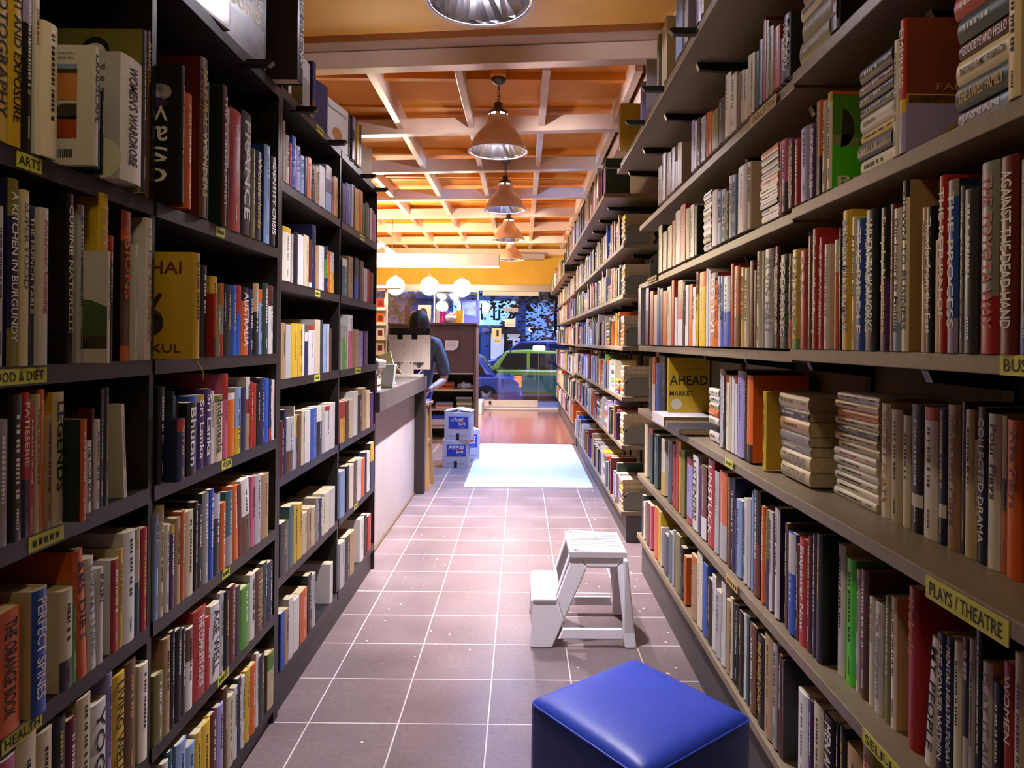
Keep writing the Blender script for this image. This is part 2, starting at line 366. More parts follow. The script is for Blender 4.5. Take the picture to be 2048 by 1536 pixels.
caseR = tan_case('wall_shelving', -0.6, 3.85, ZR, 'tan wall shelving with the PLAYS / THEATRE and SELF-HELP shelves', (1.67,), BR)
for y in (0.95, 2.12, 2.6, 3.0, 3.75): tab(caseR, y, ZR[0] - 0.014, 1, 0.53)
ZR2 = [2.27, 1.945, 1.615, 1.275, .945, .63, .20]
caseR2 = tan_case('wall_shelving', 4.42, 8.3, ZR2, 'tan wall shelving beside the pale blue mat, grey bookends at its ends', (), [4.7 + .5 * i for i in range(8)])
ZR3 = [2.18, 1.93, 1.62, 1.28, .90, .58, .30]
caseR3 = tan_case('wall_shelving', 8.45, 12.5, ZR3, 'tan wall shelving at the far end, closest to the shop window', (), [8.8 + .6 * i for i in range(6)])
shelf_tag(caseR, 'BUSINESS', 2002, 2150, ZR[3] - .014, 1, h=0.028); shelf_tag(caseR, 'PLAYS / THEATRE', 1857, 2024, ZR[4] - .024, 1, h=0.036)
shelf_tag(caseR, 'SELF-HELP', 1733, 1850, ZR[5] - .014, 1, h=0.028); shelf_tag(caseR, 'GENERAL FICTION', 1497, 1549, ZR[1] - .024, 1, m=mTagO, h=0.03)
shelf_tag(caseR, None, 1453, 1468, ZR[4] - .014, 1); shelf_tag(caseR, None, 1456, 1480, ZR[5] - .014, 1, m=mTagO); shelf_tag(caseR, None, 1294, 1312, ZR[2] - .012, 1, m=mTagO)
# ------------------------------------------------------------------ books
PAL = {'w': ('white', 'd9d4cf'), 'c': ('cream', 'cdbf9c'), 'k': ('black', '161413'), 'n': ('navy', '20264f'), 'b': ('blue', '2a55b0'), 'l': ('light blue', '8aa5cc'),
       'r': ('red', 'a82a22'), 'm': ('maroon', '5e201c'), 'o': ('orange', 'cf6320'), 'y': ('yellow', 'd0ab2c'), 'g': ('green', '4f8a2c'), 'G': ('bright green', '4fd020'),
       'd': ('dark green', '21382c'), 't': ('tan', 'a98a63'), 'e': ('grey', '8c8a86'), 's': ('silver grey', 'b4b2b4'), 'p': ('pink', 'c4607c'), 'u': ('purple', '4b2a62'),
       'v': ('lavender', '9a8fc0'), 'h': ('brown', '5f3d26'), 'a': ('teal', '37616b'), 'x': ('charcoal', '34353a'), 'z': ('olive', '77743a'), 'i': ('ivory', 'e4dcc6')}
BM = {k: mat('book_cloth_' + v[0].replace(' ', '_'), v[1], 0.38, vary=0.16, spec=0.45) for k, v in PAL.items()}
mPage = mat('book_pages', 'cdbd98', 0.85, noise=('b7a682', 90, (1, 1, .05)), vary=0.12)
INK = {'w': mat('ink_white', 'e6e2da', 0.5), 'k': mInk, 'y': mat('ink_gold', 'c9a637', 0.4), 'r': mat('ink_red', 'b02222', 0.5), 'b': mat('ink_navy', '28356e', 0.5),
       'e': mat('ink_grey', '6c6a66', 0.5), 'o': mat('ink_orange', 'cc6a28', 0.5), 'm': mat('ink_brown', '6b2f1c', 0.5), 't': mat('ink_tan', 'b08c68', 0.5)}
LIGHTC = set('wclyGstivp')
def bands(code):
    """'r5n' -> red down to five tenths, navy below"""
    out = []; c = None; last = 0
    for ch in code:
        if ch.isdigit(): out.append((last, int(ch) / 10, c)); last = int(ch) / 10
        else: c = ch
    out.append((last, 1.0, c)); return out
def add_cover(b, t, H, D, code, side, hard, M=None, seg=6):
    bd = bands(code); main = max(bd, key=lambda q: q[1] - q[0])[2]
    side = side or main
    bulge = min(.005, t * .16) if t > .012 else 0.0006; c = .0022 if hard else .0009
    zs = sorted({0.0, 1.0} | {q[0] for q in bd})
    sp = [(-t / 2 + t * i / seg, -bulge * math.sin(math.pi * i / seg) ** .7 if 0 < i < seg else 0.0) for i in range(seg + 1)]
    out = [(-t / 2, D)] + sp + [(t / 2, D), (t / 2 - c, D), (t / 2 - c, c), (-t / 2 + c, c), (-t / 2 + c, D)]
    n = len(out)
    for k in range(len(zs) - 1):
        f0, f1 = zs[k], zs[k + 1]; zt, zb = H * (1 - f0), H * (1 - f1)
        col = [q[2] for q in bd if q[0] <= f0 < q[1]][0]
        v = [(x, y, zb) for x, y in out] + [(x, y, zt) for x, y in out]
        fs = {True: [], False: []}
        for i in range(n):
            j = (i + 1) % n; fs[1 <= i <= seg].append((i, j, j + n, i + n))
        b.add(v, fs[True], BM[col], M, True); b.add(v, fs[False], BM[side], M)
    # board and spine rims, top and bottom
    for z, fl in ((0, 1), (H, 0)):
        m = BM[side]
        v = [(x, y, z) for x, y in out]
        quads = [(0, 1, n - 2, n - 1), (seg + 1, seg + 2, seg + 3, seg + 4)]
        spf = tuple([n - 2] + list(range(1, seg + 2)) + [n - 3])
        b.add(v, [q if not fl else q[::-1] for q in quads + [spf]], m, M)
    return bulge, main, side
def add_pages(b, t, H, D, hard, M=None):
    c = .0022 if hard else .0009; e = .004 if hard else .0006
    b.box(-t / 2 + c, t / 2 - c, c, D - (.004 if hard else .0004), e, H - e, mPage, M)
def add_strip(b, t, H, bulge, ink, rs, M=None, two=False):
    """a title too small to read: short strokes down the spine"""
    w = min(t * .24, .0075); y = -bulge - .0005; z = H * rs.uniform(.84, .93); end = H * rs.uniform(.30, .5)
    while z > end:
        l = rs.uniform(.4, 1.0) * w
        b.quad((-w / 2, y, z - l), (w / 2, y, z - l), (w / 2, y, z), (-w / 2, y, z), ink, M); z -= l + w * rs.uniform(.25, .5)
        if rs.random() < .16: z -= w * .9
    if rs.random() < .6:
        z = H * .22; w *= .62
        while z > H * .09:
            l = rs.uniform(.5, 1.0) * w; b.quad((-w / 2, y, z - l), (w / 2, y, z - l), (w / 2, y, z), (-w / 2, y, z), ink, M); z -= l + w * .4
BOOKS = []      # every book: dict
def px2y(px, py, Xs):
    dx = abs((px - 1042) + 0.009 * (py - 683)); return 1360 * Xs / max(dx, 1)
def parse(shelfname, side, zs, ylo, yhi, lines, crop, rec=0.0, dmax=.2, group=None, X=None):
    """spines read off the picture: each line is  x0 x1 ytop colour[/cover] [p=out] [l=lean] [D=depth] [; ink:title]"""
    ox, oy, sc = crop; base = X or (XL if side < 0 else XR); es = []
    for ln in lines.strip().splitlines():
        ln = ln.strip()
        if not ln: continue
        for part in ln.split('||'):
            spec, _, ti = part.partition(';'); tk = spec.split()
            x0, x1, yt = ox + float(tk[0]) * sc, ox + float(tk[1]) * sc, oy + float(tk[2]) * sc
            kw = dict(q.split('=') for q in tk[4:]); p = float(kw.get('p', 0)); r = rec - p
            code, _, sd = tk[3].partition('/')
            Xs = base + r
            yb = 683 + (HC - zs) * 1360 / 1360 * (abs((x0 + x1) / 2 - 1042)) / Xs
            ym = (yt + yb) / 2
            Ya, Yb = px2y(x0, ym, Xs), px2y(x1, ym, Xs); Ya, Yb = min(Ya, Yb), max(Ya, Yb); Yc = (Ya + Yb) / 2
            ztop = HC - (yt - 683 - 0.009 * ((x0 + x1) / 2 - 1042)) * Yc / 1360
            es.append(dict(px=x0 + x1, out=p > .014, Ya=Ya, Yb=Yb, H=ztop - zs, code=code, sd=sd or None, p=r, lean=float(kw.get('l', 0)), D=float(kw['D']) if 'D' in kw else None, ti=ti.strip(), hd=kw.get('h')))
    es.sort(key=lambda q: q['px'] if side < 0 else -q['px'])
    last = ylo
    for e in es:
        a = max(e['Ya'], last + .0006); t = max(min(e['Yb'] - a, .085), min(e['Yb'] - e['Ya'], .05) if e['out'] else .007)
        if a + t > yhi: a = yhi - t
        if a < last: continue
        e['Ya'] = a; e['t'] = t - .0004; last = a + t
        e['H'] = max(.11, min(e['H'], dmax * 2))
        add_book(shelfname, side, zs, a + t / 2, e, base, group)
def add_book(shelfname, side, zs, yc, e, base, group=None, stack=None):
    H = e['H']; rsd = random.Random(int(yc * 9999) + int(zs * 777))
    D = min(e['D'] or min(H * rsd.uniform(.64, .74), .20), .905 - base - e['p'] if side > 0 else .27 - e['p'])
    BOOKS.append(dict(shelf=shelfname, side=side, z=zs, y=yc, t=e['t'], H=H, D=D, code=e['code'], sd=e['sd'], X=base + e['p'], lean=e['lean'], ti=e['ti'],
                      hard=e['t'] > .03 and rsd.random() < .5 or e.get('hd') == '1', stack=stack, group=group, seed=rsd.randint(0, 10 ** 6)))
def stack_of(shelfname, side, zs, Ynear, L, cols, htot, Xs, group=None, rs=None, D=.13, titles={}, wob=.006):
    """books lying flat on one another, spines to the aisle; cols from the bottom up, capital T after a colour = thick"""
    rs = rs or random.Random(int(Ynear * 1000)); ws = [1.5 if len(c) > 1 and c[-1] == '+' else 1.0 for c in cols]; k = htot / sum(ws); z = zs
    for i, (c, w) in enumerate(zip(cols, ws)):
        t = k * w - .0008; l = L * rs.uniform(.93, 1.0)
        BOOKS.append(dict(shelf=shelfname, side=side, z=z + .0004, y=Ynear + rs.uniform(0, wob), t=t, H=l, D=D * rs.uniform(.94, 1.04), code=c.rstrip('+'), sd=None, X=Xs + rs.uniform(0, wob), lean=0,
                          ti=titles.get(i, ''), hard=False, stack=(i, len(cols)), group=group, seed=rs.randint(0, 10 ** 6)))
        z += t + .0008
SA = lambda k: ZA[k] + .0172
SB = lambda k: ZB[k] + .0172
NA = ['top board of the near black bookcase', 'ARTS shelf of the black bookcase', 'FOOD & DIET shelf', 'shelf below FOOD & DIET', 'HEALTH shelf of the black bookcase', 'second lowest shelf, near black bookcase', 'lowest shelf, near black bookcase']
NAf = [None, 'shelf of large nature books, black bookcase', 'shelf of travel guides, black bookcase', 'ASIA shelf of the black bookcase', 'shelf below the ASIA books', 'third shelf above the kick board, black bookcase', 'lowest shelf, near black bookcase']
NBn = [None, 'upper shelf, near bay, far black bookcase', 'third shelf, near bay, far black bookcase', 'fourth shelf, near bay, far black bookcase', 'fifth shelf, near bay, far black bookcase', 'sixth shelf, near bay, far black bookcase', 'lowest shelf, near bay, far black bookcase']
NBf = [None] + [s.replace('near bay', 'counter-side bay') for s in NBn[1:]]
b0 = (.76, 1.52); b1 = (1.541, 2.30); b2 = (2.342, 3.096); b3 = (3.118, 3.864)
C1 = (0, 0, .26046)
parse(NA[1], -1, SA(1), .762, 1.518, """
-70 60 -330 y ; k:PHOTOGRAPHY
60 165 -320 y ; k:LIGHT AND EXPOSURE
170 245 -60 v2k
245 300 -20 w p=.005 ; !r:DORLING
300 440 180 i p=.01
715 755 360 w p=.058 D=.16 ; !k:LANDSCAPE
757 766 640 a/a p=.05
780 796 705 k p=.03
920 1085 455 w/s p=.045 ; k:WOMEN'S WARDROBE
1087 1122 236 x/z p=.02 D=.22
1124 1150 240 h ; y:PAINTERS
1152 1215 330 o3z6r
""", C1, dmax=.3)
C2 = (280, 0, .2735)
parse(NAf[1], -1, SA(1), *b1, """
285 315 475 k/k p=.05 h=1
325 375 690 o p=.03
435 490 430 h/m p=.01 D=.26 h=1 ; y:NATURAL WONDERS
492 502 600 d
600 632 630 m/d p=.01 D=.24 h=1 ; w:THE COLD PLANET
634 652 790 w5k
655 735 810 r
737 808 825 k ; w:FRANCE
810 838 1090 z
841 884 1110 x ; y:Wonderlands
905 947 1065 l/b
949 990 1150 k ; w:IDENTITY CRISIS
""", C2, dmax=.3)
C3 = (0, 340, .2734)
parse(NA[2], -1, SA(2), .762, 1.518, """
-95 -40 240 w||-38 20 262 s
50 130 66 z2n8z/n ; w:A KITCHEN IN BURGUNDY
133 210 146 c p=.004 ; e:SUPER FOOD
212 250 262 n ; w:THE FRENCH TABLE
262 350 276 w p=.008 ; r:American Cooking
480 532 172 k/k D=.23 ; w:CUISINE NATURELLE
562 610 258 s
660 682 566 i/w p=.045 D=.15
710 785 172 y/y D=.24 ; t:THE RETURN OF A NATION
788 826 480 r2k
880 950 302 o2h9o/k D=.22 ; o:VISIONS
952 996 540 w p=.012 ; k:FAVORITES
1085 1130 362 w/w D=.22 ; t:LITTLE KITCHENS
""", C3, dmax=.3)
C4 = (290, 380, .24735)
parse(NAf[2], -1, SA(2), *b1, """
383 440 510 y/y p=.06 D=.185 h=1
442 496 610 k
498 520 830 r7x p=.02 ; w:europe
522 581 700 y4e6z
583 606 925 z
608 634 755 o3e7r
636 652 760 k
654 690 766 x ; w:Pubs & Weekend Breaks
692 736 772 b
738 774 772 r4b ; w:New Zealand
776 834 790 k2o ; w:AUSTRALIA
836 868 800 n ; w:Tasmania
870 918 755 t4k
920 945 805 o2l
947 995 755 d
997 1034 775 m3w ; r:China
1036 1090 775 v
""", C4)
C5 = (0, 740, .2344)
parse(NA[3], -1, SA(3), .762, 1.518, """
-60 62 425 e||66 185 210 k||190 246 190 r6n ; w:PATISSERIE
247 292 300 r||294 340 205 c||342 372 165 o
374 440 385 t ||444 540 188 c/y ; k:LEGENDS
665 720 420 o/d p=.03||722 778 600 w/h ; k:THE COOK BOOK
780 800 330 m
802 850 420 w||852 885 160 k||887 925 150 x||1062 1088 285 i/i D=.17 l=-4
""", C5, dmax=.3)
C6 = (290, 720, .27344)
parse(NAf[3], -1, SA(3), *b1, """
92 138 195 k||140 165 235 x||112 176 455 r2n p=.03
178 212 265 a||214 243 300 k||245 315 320 k/k p=.02 ; w:Bhutan
317 375 262 b||377 428 255 y1u ; w:Sri Lanka
430 480 210 u ; w:Sri Lanka||482 503 225 w||505 565 255 z1c ; k:Indonesia
567 602 100 r3p||605 655 240 w1o||657 698 200 l6y||700 734 200 n
736 766 125 w3r5t/w||768 788 160 r||790 812 170 r||814 836 175 k
838 872 130 n||874 904 135 b||906 924 140 n8r||926 945 145 w||947 968 155 b
""", C6)
C7 = (0, 1060, .30978)
parse(NA[4], -1, SA(4), .762, 1.518, """
-40 130 520 o/o ; k:THE ORANGE BOOK
200 300 378 b/c p=.01 ; w:PERFECT SPINES
382 468 380 c7x/c
470 496 120 g
500 565 112 o l=-4 ; k:ABS DIET
567 622 165 w l=-3 ; e:LOW FAT LIVING
624 664 240 w ; k:PAIN
712 762 185 r/w
764 790 120 y/c
792 868 5 w/w
870 900 -5 c2w5a
902 946 -15 r
""", C7)
parse(NAf[4], -1, SA(4), *b1, """
55 96 1125 l||97 134 1065 c||145 175 1200 i||177 213 1205 y1u
215 255 1150 t||257 288 1105 o||290 350 1100 c||352 384 1035 k||386 412 1055 k ; w:SLOW TRAVEL
414 462 970 e/x||464 498 945 b||500 546 975 s3x||548 586 1040 o
588 640 955 a6e||642 680 912 o l=-3||682 712 905 m l=-3||715 775 860 w5h l=-6
777 800 850 p||802 845 840 s||847 903 830 t||905 985 795 w
""", C6)
parse(NA[5], -1, SA(5), .762, 1.518, """
-30 95 1470 p/w||98 228 1330 c||230 330 1290 c||335 420 1215 k||422 490 1215 m
492 580 1070 c||582 680 1105 w ; k:YOGA||682 720 925 v||722 800 925 y ; k:LIVING WELL
802 872 845 h||874 965 850 w||967 1020 800 i
""", C7)
C8 = (290, 1080, .2969)
parse(NAf[5], -1, SA(5), *b1, """
60 118 895 z||120 166 655 t||168 198 612 k||200 242 602 k||244 270 592 x||272 318 590 h4w
320 405 462 r/r h=1 ; w:THE COMPLETE GUIDE||407 436 515 r||438 500 425 w ; k:AGE WELL||502 528 350 s
530 564 345 k||566 608 305 m||610 640 310 x||643 705 312 g/g||706 738 225 w
740 790 200 h ; t:STRENGTH||792 822 150 d||824 858 145 n||860 900 100 c||902 926 72 k
""", C8)
parse(NAf[6], -1, SA(6), *b1, """
110 150 1490 w||152 180 1420 a||205 273 1352 l||275 330 1370 l||332 374 1285 y/c||376 434 1225 y||436 480 1162 m||482 524 1105 v
526 552 990 h||554 592 1040 c||594 620 985 w||622 645 925 n||647 670 915 w||672 704 868 y||706 744 835 o||746 764 760 w
766 800 775 x||850 890 720 g3c/t
""", C8)
# far black bookcase
C9 = (550, 120, .2475)
parse(NBn[1], -1, SB(1), *b2, """
62 82 495 t||84 114 612 s||116 134 672 r||136 170 622 b||172 204 702 v||206 234 778 l||236 258 790 n||260 294 792 o
296 324 855 k||326 354 862 t||358 409 868 w||411 460 862 s3u6l||462 474 950 p||476 506 950 y
""", C9)
parse(NBf[1], -1, SB(1), *b3, """
546 572 1008 u||574 617 1008 b||619 634 1010 w||636 645 1015 m||647 678 1045 y||680 709 1060 o||711 724 1165 g||728 768 1165 x
770 784 1200 w||786 799 1222 p||801 813 1250 v
""", C9)
C10 = (550, 430, .241)
parse(NBn[2], -1, SB(2), *b2, """
60 134 105 y1i||136 152 160 s||154 188 145 k||190 236 170 w||238 280 172 c||282 306 205 m9w||308 336 85 n/n D=.2 ; w:bones
338 362 255 t||364 406 260 w||408 442 262 n3g7n||444 460 300 o||462 490 312 s5y
""", C10)
parse(NBf[2], -1, SB(2), *b3, """
547 556 380 k||558 606 368 w2a||610 656 350 t||658 700 360 n5b||702 734 382 h||736 768 448 w||770 789 455 r||791 814 480 m
""", C10)
parse(NBn[3], -1, SB(3), *b2, """
46 86 895 t||88 132 908 s||134 188 900 y||190 224 902 y||226 243 905 w||245 275 975 w2n||277 328 915 r1w||330 374 870 c/w
376 398 872 x||400 434 905 l||436 448 905 w||450 468 940 h
""", C10)
parse(NBf[3], -1, SB(3), *b3, """
547 556 900 e||558 602 920 e3g||606 658 832 w3p/w||660 694 950 t||697 737 965 v||739 786 965 u
""", C10)
C11 = (550, 740, .2734)
parse(NBn[4], -1, SB(4), *b2, """
36 60 372 m||62 80 290 n||82 134 346 s6h||136 142 265 w||143 160 330 y4l||162 190 328 h||192 216 298 c||218 258 296 w
260 302 280 b||304 342 266 i3k/c||344 364 265 s||366 400 262 r1w||402 438 240 w
""", C11)
parse(NBf[4], -1, SB(4), *b3, """
476 516 230 r4y/p||518 543 225 h||545 573 212 c||575 604 158 w||606 634 178 k||636 668 130 t||670 694 150 c||696 718 165 u
""", C11)
parse(NBn[5], -1, SB(5), *b2, """
38 100 1108 x||102 134 992 a||136 160 978 y||162 198 975 y||200 234 1040 c||236 262 1010 t||264 296 1000 c||298 318 932 e||320 342 934 n
344 358 935 i||360 398 892 i||400 438 862 w||440 490 825 i
""", C11)
parse(NBf[5], -1, SB(5), *b3, """
476 520 732 l||522 543 700 k||545 574 692 i||576 600 662 h||602 632 645 w||634 656 645 o||658 670 600 n||672 694 595 w||698 726 530 y4k
""", C11)
C12 = (500, 950, .3815)
parse(NBn[6], -1, SB(6), *b2, """
160 180 718 b||182 200 700 t||202 224 640 w||226 258 642 w||262 300 600 o||302 322 520 k||324 342 516 s||418 434 460 w/w D=.15||437 465 455 o
""", C12)
parse(NBf[6], -1, SB(6), *b3, """
472 498 348 s||500 520 320 k||524 574 278 t||576 598 225 w||600 612 205 k||616 648 200 r
""", C12)
# tan shelving, near run
RY = (.66, 3.84)
RN = ['top board of the tan wall shelving', 'GENERAL FICTION shelf', 'shelf above BUSINESS', 'BUSINESS shelf', 'PLAYS / THEATRE shelf', 'SELF-HELP shelf', 'lowest tan shelf']
SR = lambda k: ZR[k] + .0006
D1 = (1220, 0, .2604)
parse(RN[1], 1, SR(1), 1.4, 3.84, """
362 398 1290 x||402 426 1185 w||428 468 1185 m||472 496 1140 s||498 518 1245 v||520 538 1102 c||540 552 1095 i/t||625 648 930 v
650 668 935 w||672 694 910 x||698 734 902 s||742 764 870 o||766 784 860 o||786 832 850 z||836 884 760 k
886 928 575 i||930 972 575 i||976 1004 572 h||1006 1032 545 c||1034 1056 540 i||1058 1084 430 c||1086 1110 412 i
1112 1140 405 x||1146 1170 312 l||1176 1198 140 r||1200 1216 160 s||1218 1254 210 z||1258 1308 215 r||1312 1332 300 h
1334 1388 118 k ; w:THE DEAD
1700 1775 -380 k/k h=1 ; !t:SCOTT
1652 1694 -350 w p=.01
""", D1, dmax=.3)
stack_of(RN[1], 1, SR(1), 1.467, .16, ['z+', 'z+', 'c', 'm', 'c', 'r'], .245, .665, D=.2)
D2 = (1260, 300, .2734)
parse(RN[2], 1, SR(2), 1.1, 3.84, """
200 235 560 k||237 268 602 x||272 306 560 t||310 330 520 o||333 366 450 w ; k:WAITING||369 404 405 r||408 437 430 z||441 470 405 w||474 493 410 k
497 544 410 i||602 638 300 w||640 668 305 b6l||670 703 290 a||706 724 300 k||727 748 192 w||750 775 185 l||777 858 125 w/w h=1||862 888 90 c/i
1097 1112 -60 p||1114 1158 -75 p6x||1162 1208 -80 m ; t:THE DIVIDED CITY||1210 1248 -80 r||1252 1320 -165 v
1322 1364 -190 u ; w:EVERYTHING ELSE
""", D2, dmax=.3)
stack_of(RN[2], 1, SR(2), 2.39, .10, ['w', 'k', 'i', 'w', 'x', 'c', 'k', 'e'], .21, .665, D=.16)
stack_of(RN[2], 1, SR(2), 1.77, .13, ['w', 'w', 'n', 'i', 'i', 'o+', 'x', 'h', 'e', 'o'], .195, .665, D=.16)
D3 = (1600, 0, .2344)
parse(RN[2], 1, SR(2), .8, 3.84, """
142 152 870 e ; !w:TON WALTER||154 192 860 o6k||196 234 862 c||238 276 790 y1i/g h=1
802 845 345 w||852 910 170 r6y7v/r ; w:EMPRESS
1782 1890 -230 c/c
""", D3, dmax=.3)
stack_of(RN[2], 1, SR(2), 1.238, .125, ['i+', 'x+', 'y', 'w+', 'k', 'k', 'm', 'k+'], .215, .675, D=.16, titles={4: ''})
stack_of(RN[2], 1, SR(2), .928, .128, ['v6l', 'd+', 'c+', 'm', 'd+', 'r+', 'r+', 't'], .275, .672, D=.15, titles={0: '!w:JANAN', 1: '!y:THE SWISS FAMILY', 2: '!k:THE SWISS FAMILY ROBINSON', 3: 'w:GOODBYE AND HELLO'})
D4 = (1260, 300, .2734)
D5 = (1640, 300, .29956)
parse(RN[3], 1, SR(3), 1.44, 3.84, """
55 74 1012 s||76 136 1020 v4u||140 168 1035 o||172 198 1060 w||200 214 1010 b||216 238 1015 n||240 268 1032 o||272 300 1000 c||304 322 955 r||326 344 1080 w
346 384 955 z3r6w/w||386 402 965 k||404 428 990 w||432 456 985 o||458 482 1005 w||486 502 892 h3y/h||506 554 895 o2y/h
558 574 870 w||578 590 880 w||592 642 900 n1o/r ; w:BELIEVE||644 662 922 l4w||664 682 920 l5b/w
684 734 925 w5b||738 760 835 r ; w:MAVERICKS||762 808 850 r6h/h||812 838 860 y||842 874 865 c||878 904 810 m||908 928 880 h||932 964 742 c||966 984 745 e
987 1046 725 s ; !b:ALVIN HALL||1050 1064 860 k||1066 1098 705 m/k ; w:THE CUSTOMER||1102 1160 765 d ; w:SPEAKING||1162 1184 760 h7o||1188 1246 730 y9g ; e:LEADERSHIP
1250 1302 735 r ; m:POP||1306 1336 630 h||1338 1382 575 r ; w:The Art of Retail Buying||1386 1420 640 r ; t:ROAD WARRIOR||1424 1462 690 w
""", D4, dmax=.3)
parse(RN[3], 1, SR(3), .66, 1.462, """
44 94 570 i ; r:START||98 124 600 w3o||128 148 520 k
152 212 405 y/y ; n:BUSINESS MANAGEMENT||214 244 445 c||248 300 462 b ; w:THE RIDDLE||305 385 398 k/k ; w:WHEN TALK WORKS
408 466 385 k5u ; y:Everyday Negotiation||468 492 362 m||494 546 390 w8l ; k:Our Iceberg Is Melting||550 598 205 k1i/t D=.2 ; k:DOWN TO BUSINESS
682 706 382 t||708 766 380 k ; w:Thunder from the East||770 790 600 c||794 850 172 r ; w:THE RETURN OF
854 926 200 e1b8v/n ; w:THE PROCESS||934 962 240 x/x D=.2 h=1||964 1056 260 x
1078 1198 80 e7r/e h=1 ; !r:THE TOYOTA WAY||1208 1326 40 m h=1 ; w:AGAINST THE DEAD HAND||1340 1420 60 k8b||1425 1500 90 x
""", D5, dmax=.3)
D6 = (1260, 700, .27344); D7 = (1640, 740, .35143)
parse(RN[4], 1, SR(4), 1.2, 3.84, """
116 138 45 h||140 158 60 x||162 184 50 o5w||187 214 95 b||216 236 45 n||238 256 48 x
658 682 140 s||684 702 150 k||704 724 182 r1i||726 740 185 c||744 764 190 w||768 784 190 r1w||788 836 152 v||838 852 160 x||856 900 185 o8k/o D=.17 h=1
972 998 300 y||1002 1042 262 h||1046 1090 270 m
""", D6, rec=.05)
stack_of(RN[4], 1, SR(4), 2.466, .13, ['w+', 'k', 'i', 'o', 'c', 'w', 'i'], .195, .72, D=.15)
stack_of(RN[4], 1, SR(4), 1.724, .20, ['c+', 'c+', 'e', 'e', 't+', 'x', 'c+'], .228, .735, D=.12, titles={0: 'e:COLLECTED PLAYS', 1: 'e:COLLECTED PLAYS'})
parse(RN[4], 1, SR(4), .76, 1.46, """
352 402 190 i ; t:SHORT PLAYS||406 470 225 c||474 518 258 i||522 590 195 k7w8k||594 672 212 r1w||678 722 225 n7w8n||728 800 198 t ; m:Selected Plays
806 824 180 x||828 880 225 c||882 896 400 t||900 955 210 x2n9x ; w:COLLECTED DRAMA||958 1030 250 w ; k:Four Plays||1034 1062 260 c4d6o||1066 1150 285 o ; m:Five Plays
""", D7, rec=.115, dmax=.3)
stack_of(RN[4], 1, SR(4), 1.467, .20, ['i', 'i', 'i', 'w', 'i', 'w', 'c', 'c', 'k', 'c', 'o', 'c', 'w'], .25, .772, D=.125)
parse(RN[5], 1, SR(5), 1.545, 3.84, """
88 128 535 c||134 166 572 r1d||172 204 615 d||208 256 645 i6y||262 308 655 x ; w:CHILL||312 330 690 r||334 354 650 r||358 372 665 y||376 400 730 z
402 456 785 r1v9r/w||460 500 768 w ; k:LISTENERS||504 520 850 u||522 560 845 h5m7w||572 618 800 r ; w:UNSTUCK||622 652 890 s||656 710 885 o6s/r
716 744 930 h||746 768 935 n||770 780 1090 u||782 818 1095 l||832 858 1085 w||860 884 1085 s||888 902 1030 l||904 954 1025 k5m||964 990 1145 o||994 1016 1170 z5u
1018 1042 1180 w||1062 1098 1152 w/n||1134 1154 1265 h||1158 1212 1335 w4b/b||1216 1236 1420 m ; w:SAVE||1240 1296 1380 r ; w:Empower Now||1300 1334 1365 m
1338 1366 1345 x||1368 1430 1350 x/k h=1
""", D6, rec=.03)
D8 = (1480, 1000, .3489)
parse(RN[5], 1, SR(5), .72, 1.54, """
488 518 290 k||520 560 270 k ; y:NATURAL HEALING WISDOM||564 606 255 i||612 664 335 G/G||668 690 400 w||694 738 400 h
742 772 555 i ; e:Parenting||776 822 590 w ; e:The Intelligence||832 866 550 z||868 900 555 i/c D=.15
968 1024 500 r D=.16 ; o:Rebels||1062 1124 765 w l=5 ; k:MY PEOPLE||1134 1178 760 n ; w:THE POWER WITHIN||1182 1222 780 n ; w:MENTAL HEALTH TODAY
1226 1272 812 i||1276 1308 790 x6w ; w:SLEEP||1312 1348 798 s||1352 1386 740 k||1390 1446 930 w ; e:PLAY IT ALL||1450 1506 1045 k||1512 1568 930 r ; w:WOMEN||1572 1640 880 c
""", D8, rec=.055)
D9 = (1260, 960, .28653)
parse(RN[6], 1, SR(6), 1.74, 3.84, """
66 82 58 u||84 94 105 x||96 104 150 i||106 134 150 h ||136 150 175 p||152 194 178 o||196 214 215 y||216 222 330 w
224 266 372 n||268 296 368 a||298 308 350 s||310 350 376 z||352 372 465 k||376 394 530 o||398 468 508 o1t||470 506 500 i||510 540 585 b||542 572 690 k ||574 600 665 w
602 634 772 s||638 668 712 w||672 698 835 t||700 718 820 c||720 738 860 k||740 756 870 k||760 792 920 k||796 812 930 w||814 830 950 a||836 882 1010 h
892 936 1085 k ; y:THE POWER OF NOW||940 1000 1085 t||1002 1030 1145 s||1040 1060 1220 m||1062 1104 1275 x
""", D9, rec=.02)
parse(RN[6], 1, SR(6), .9, 1.735, """
262 330 920 r1p||334 392 1102 w||396 420 1150 u||424 478 1172 c||484 545 1238 k ; w:MEN AND SEX||550 570 1280 k||574 604 1295 x||614 700 1425 t||704 760 1400 c
""", D8, rec=.03)
RECT = []
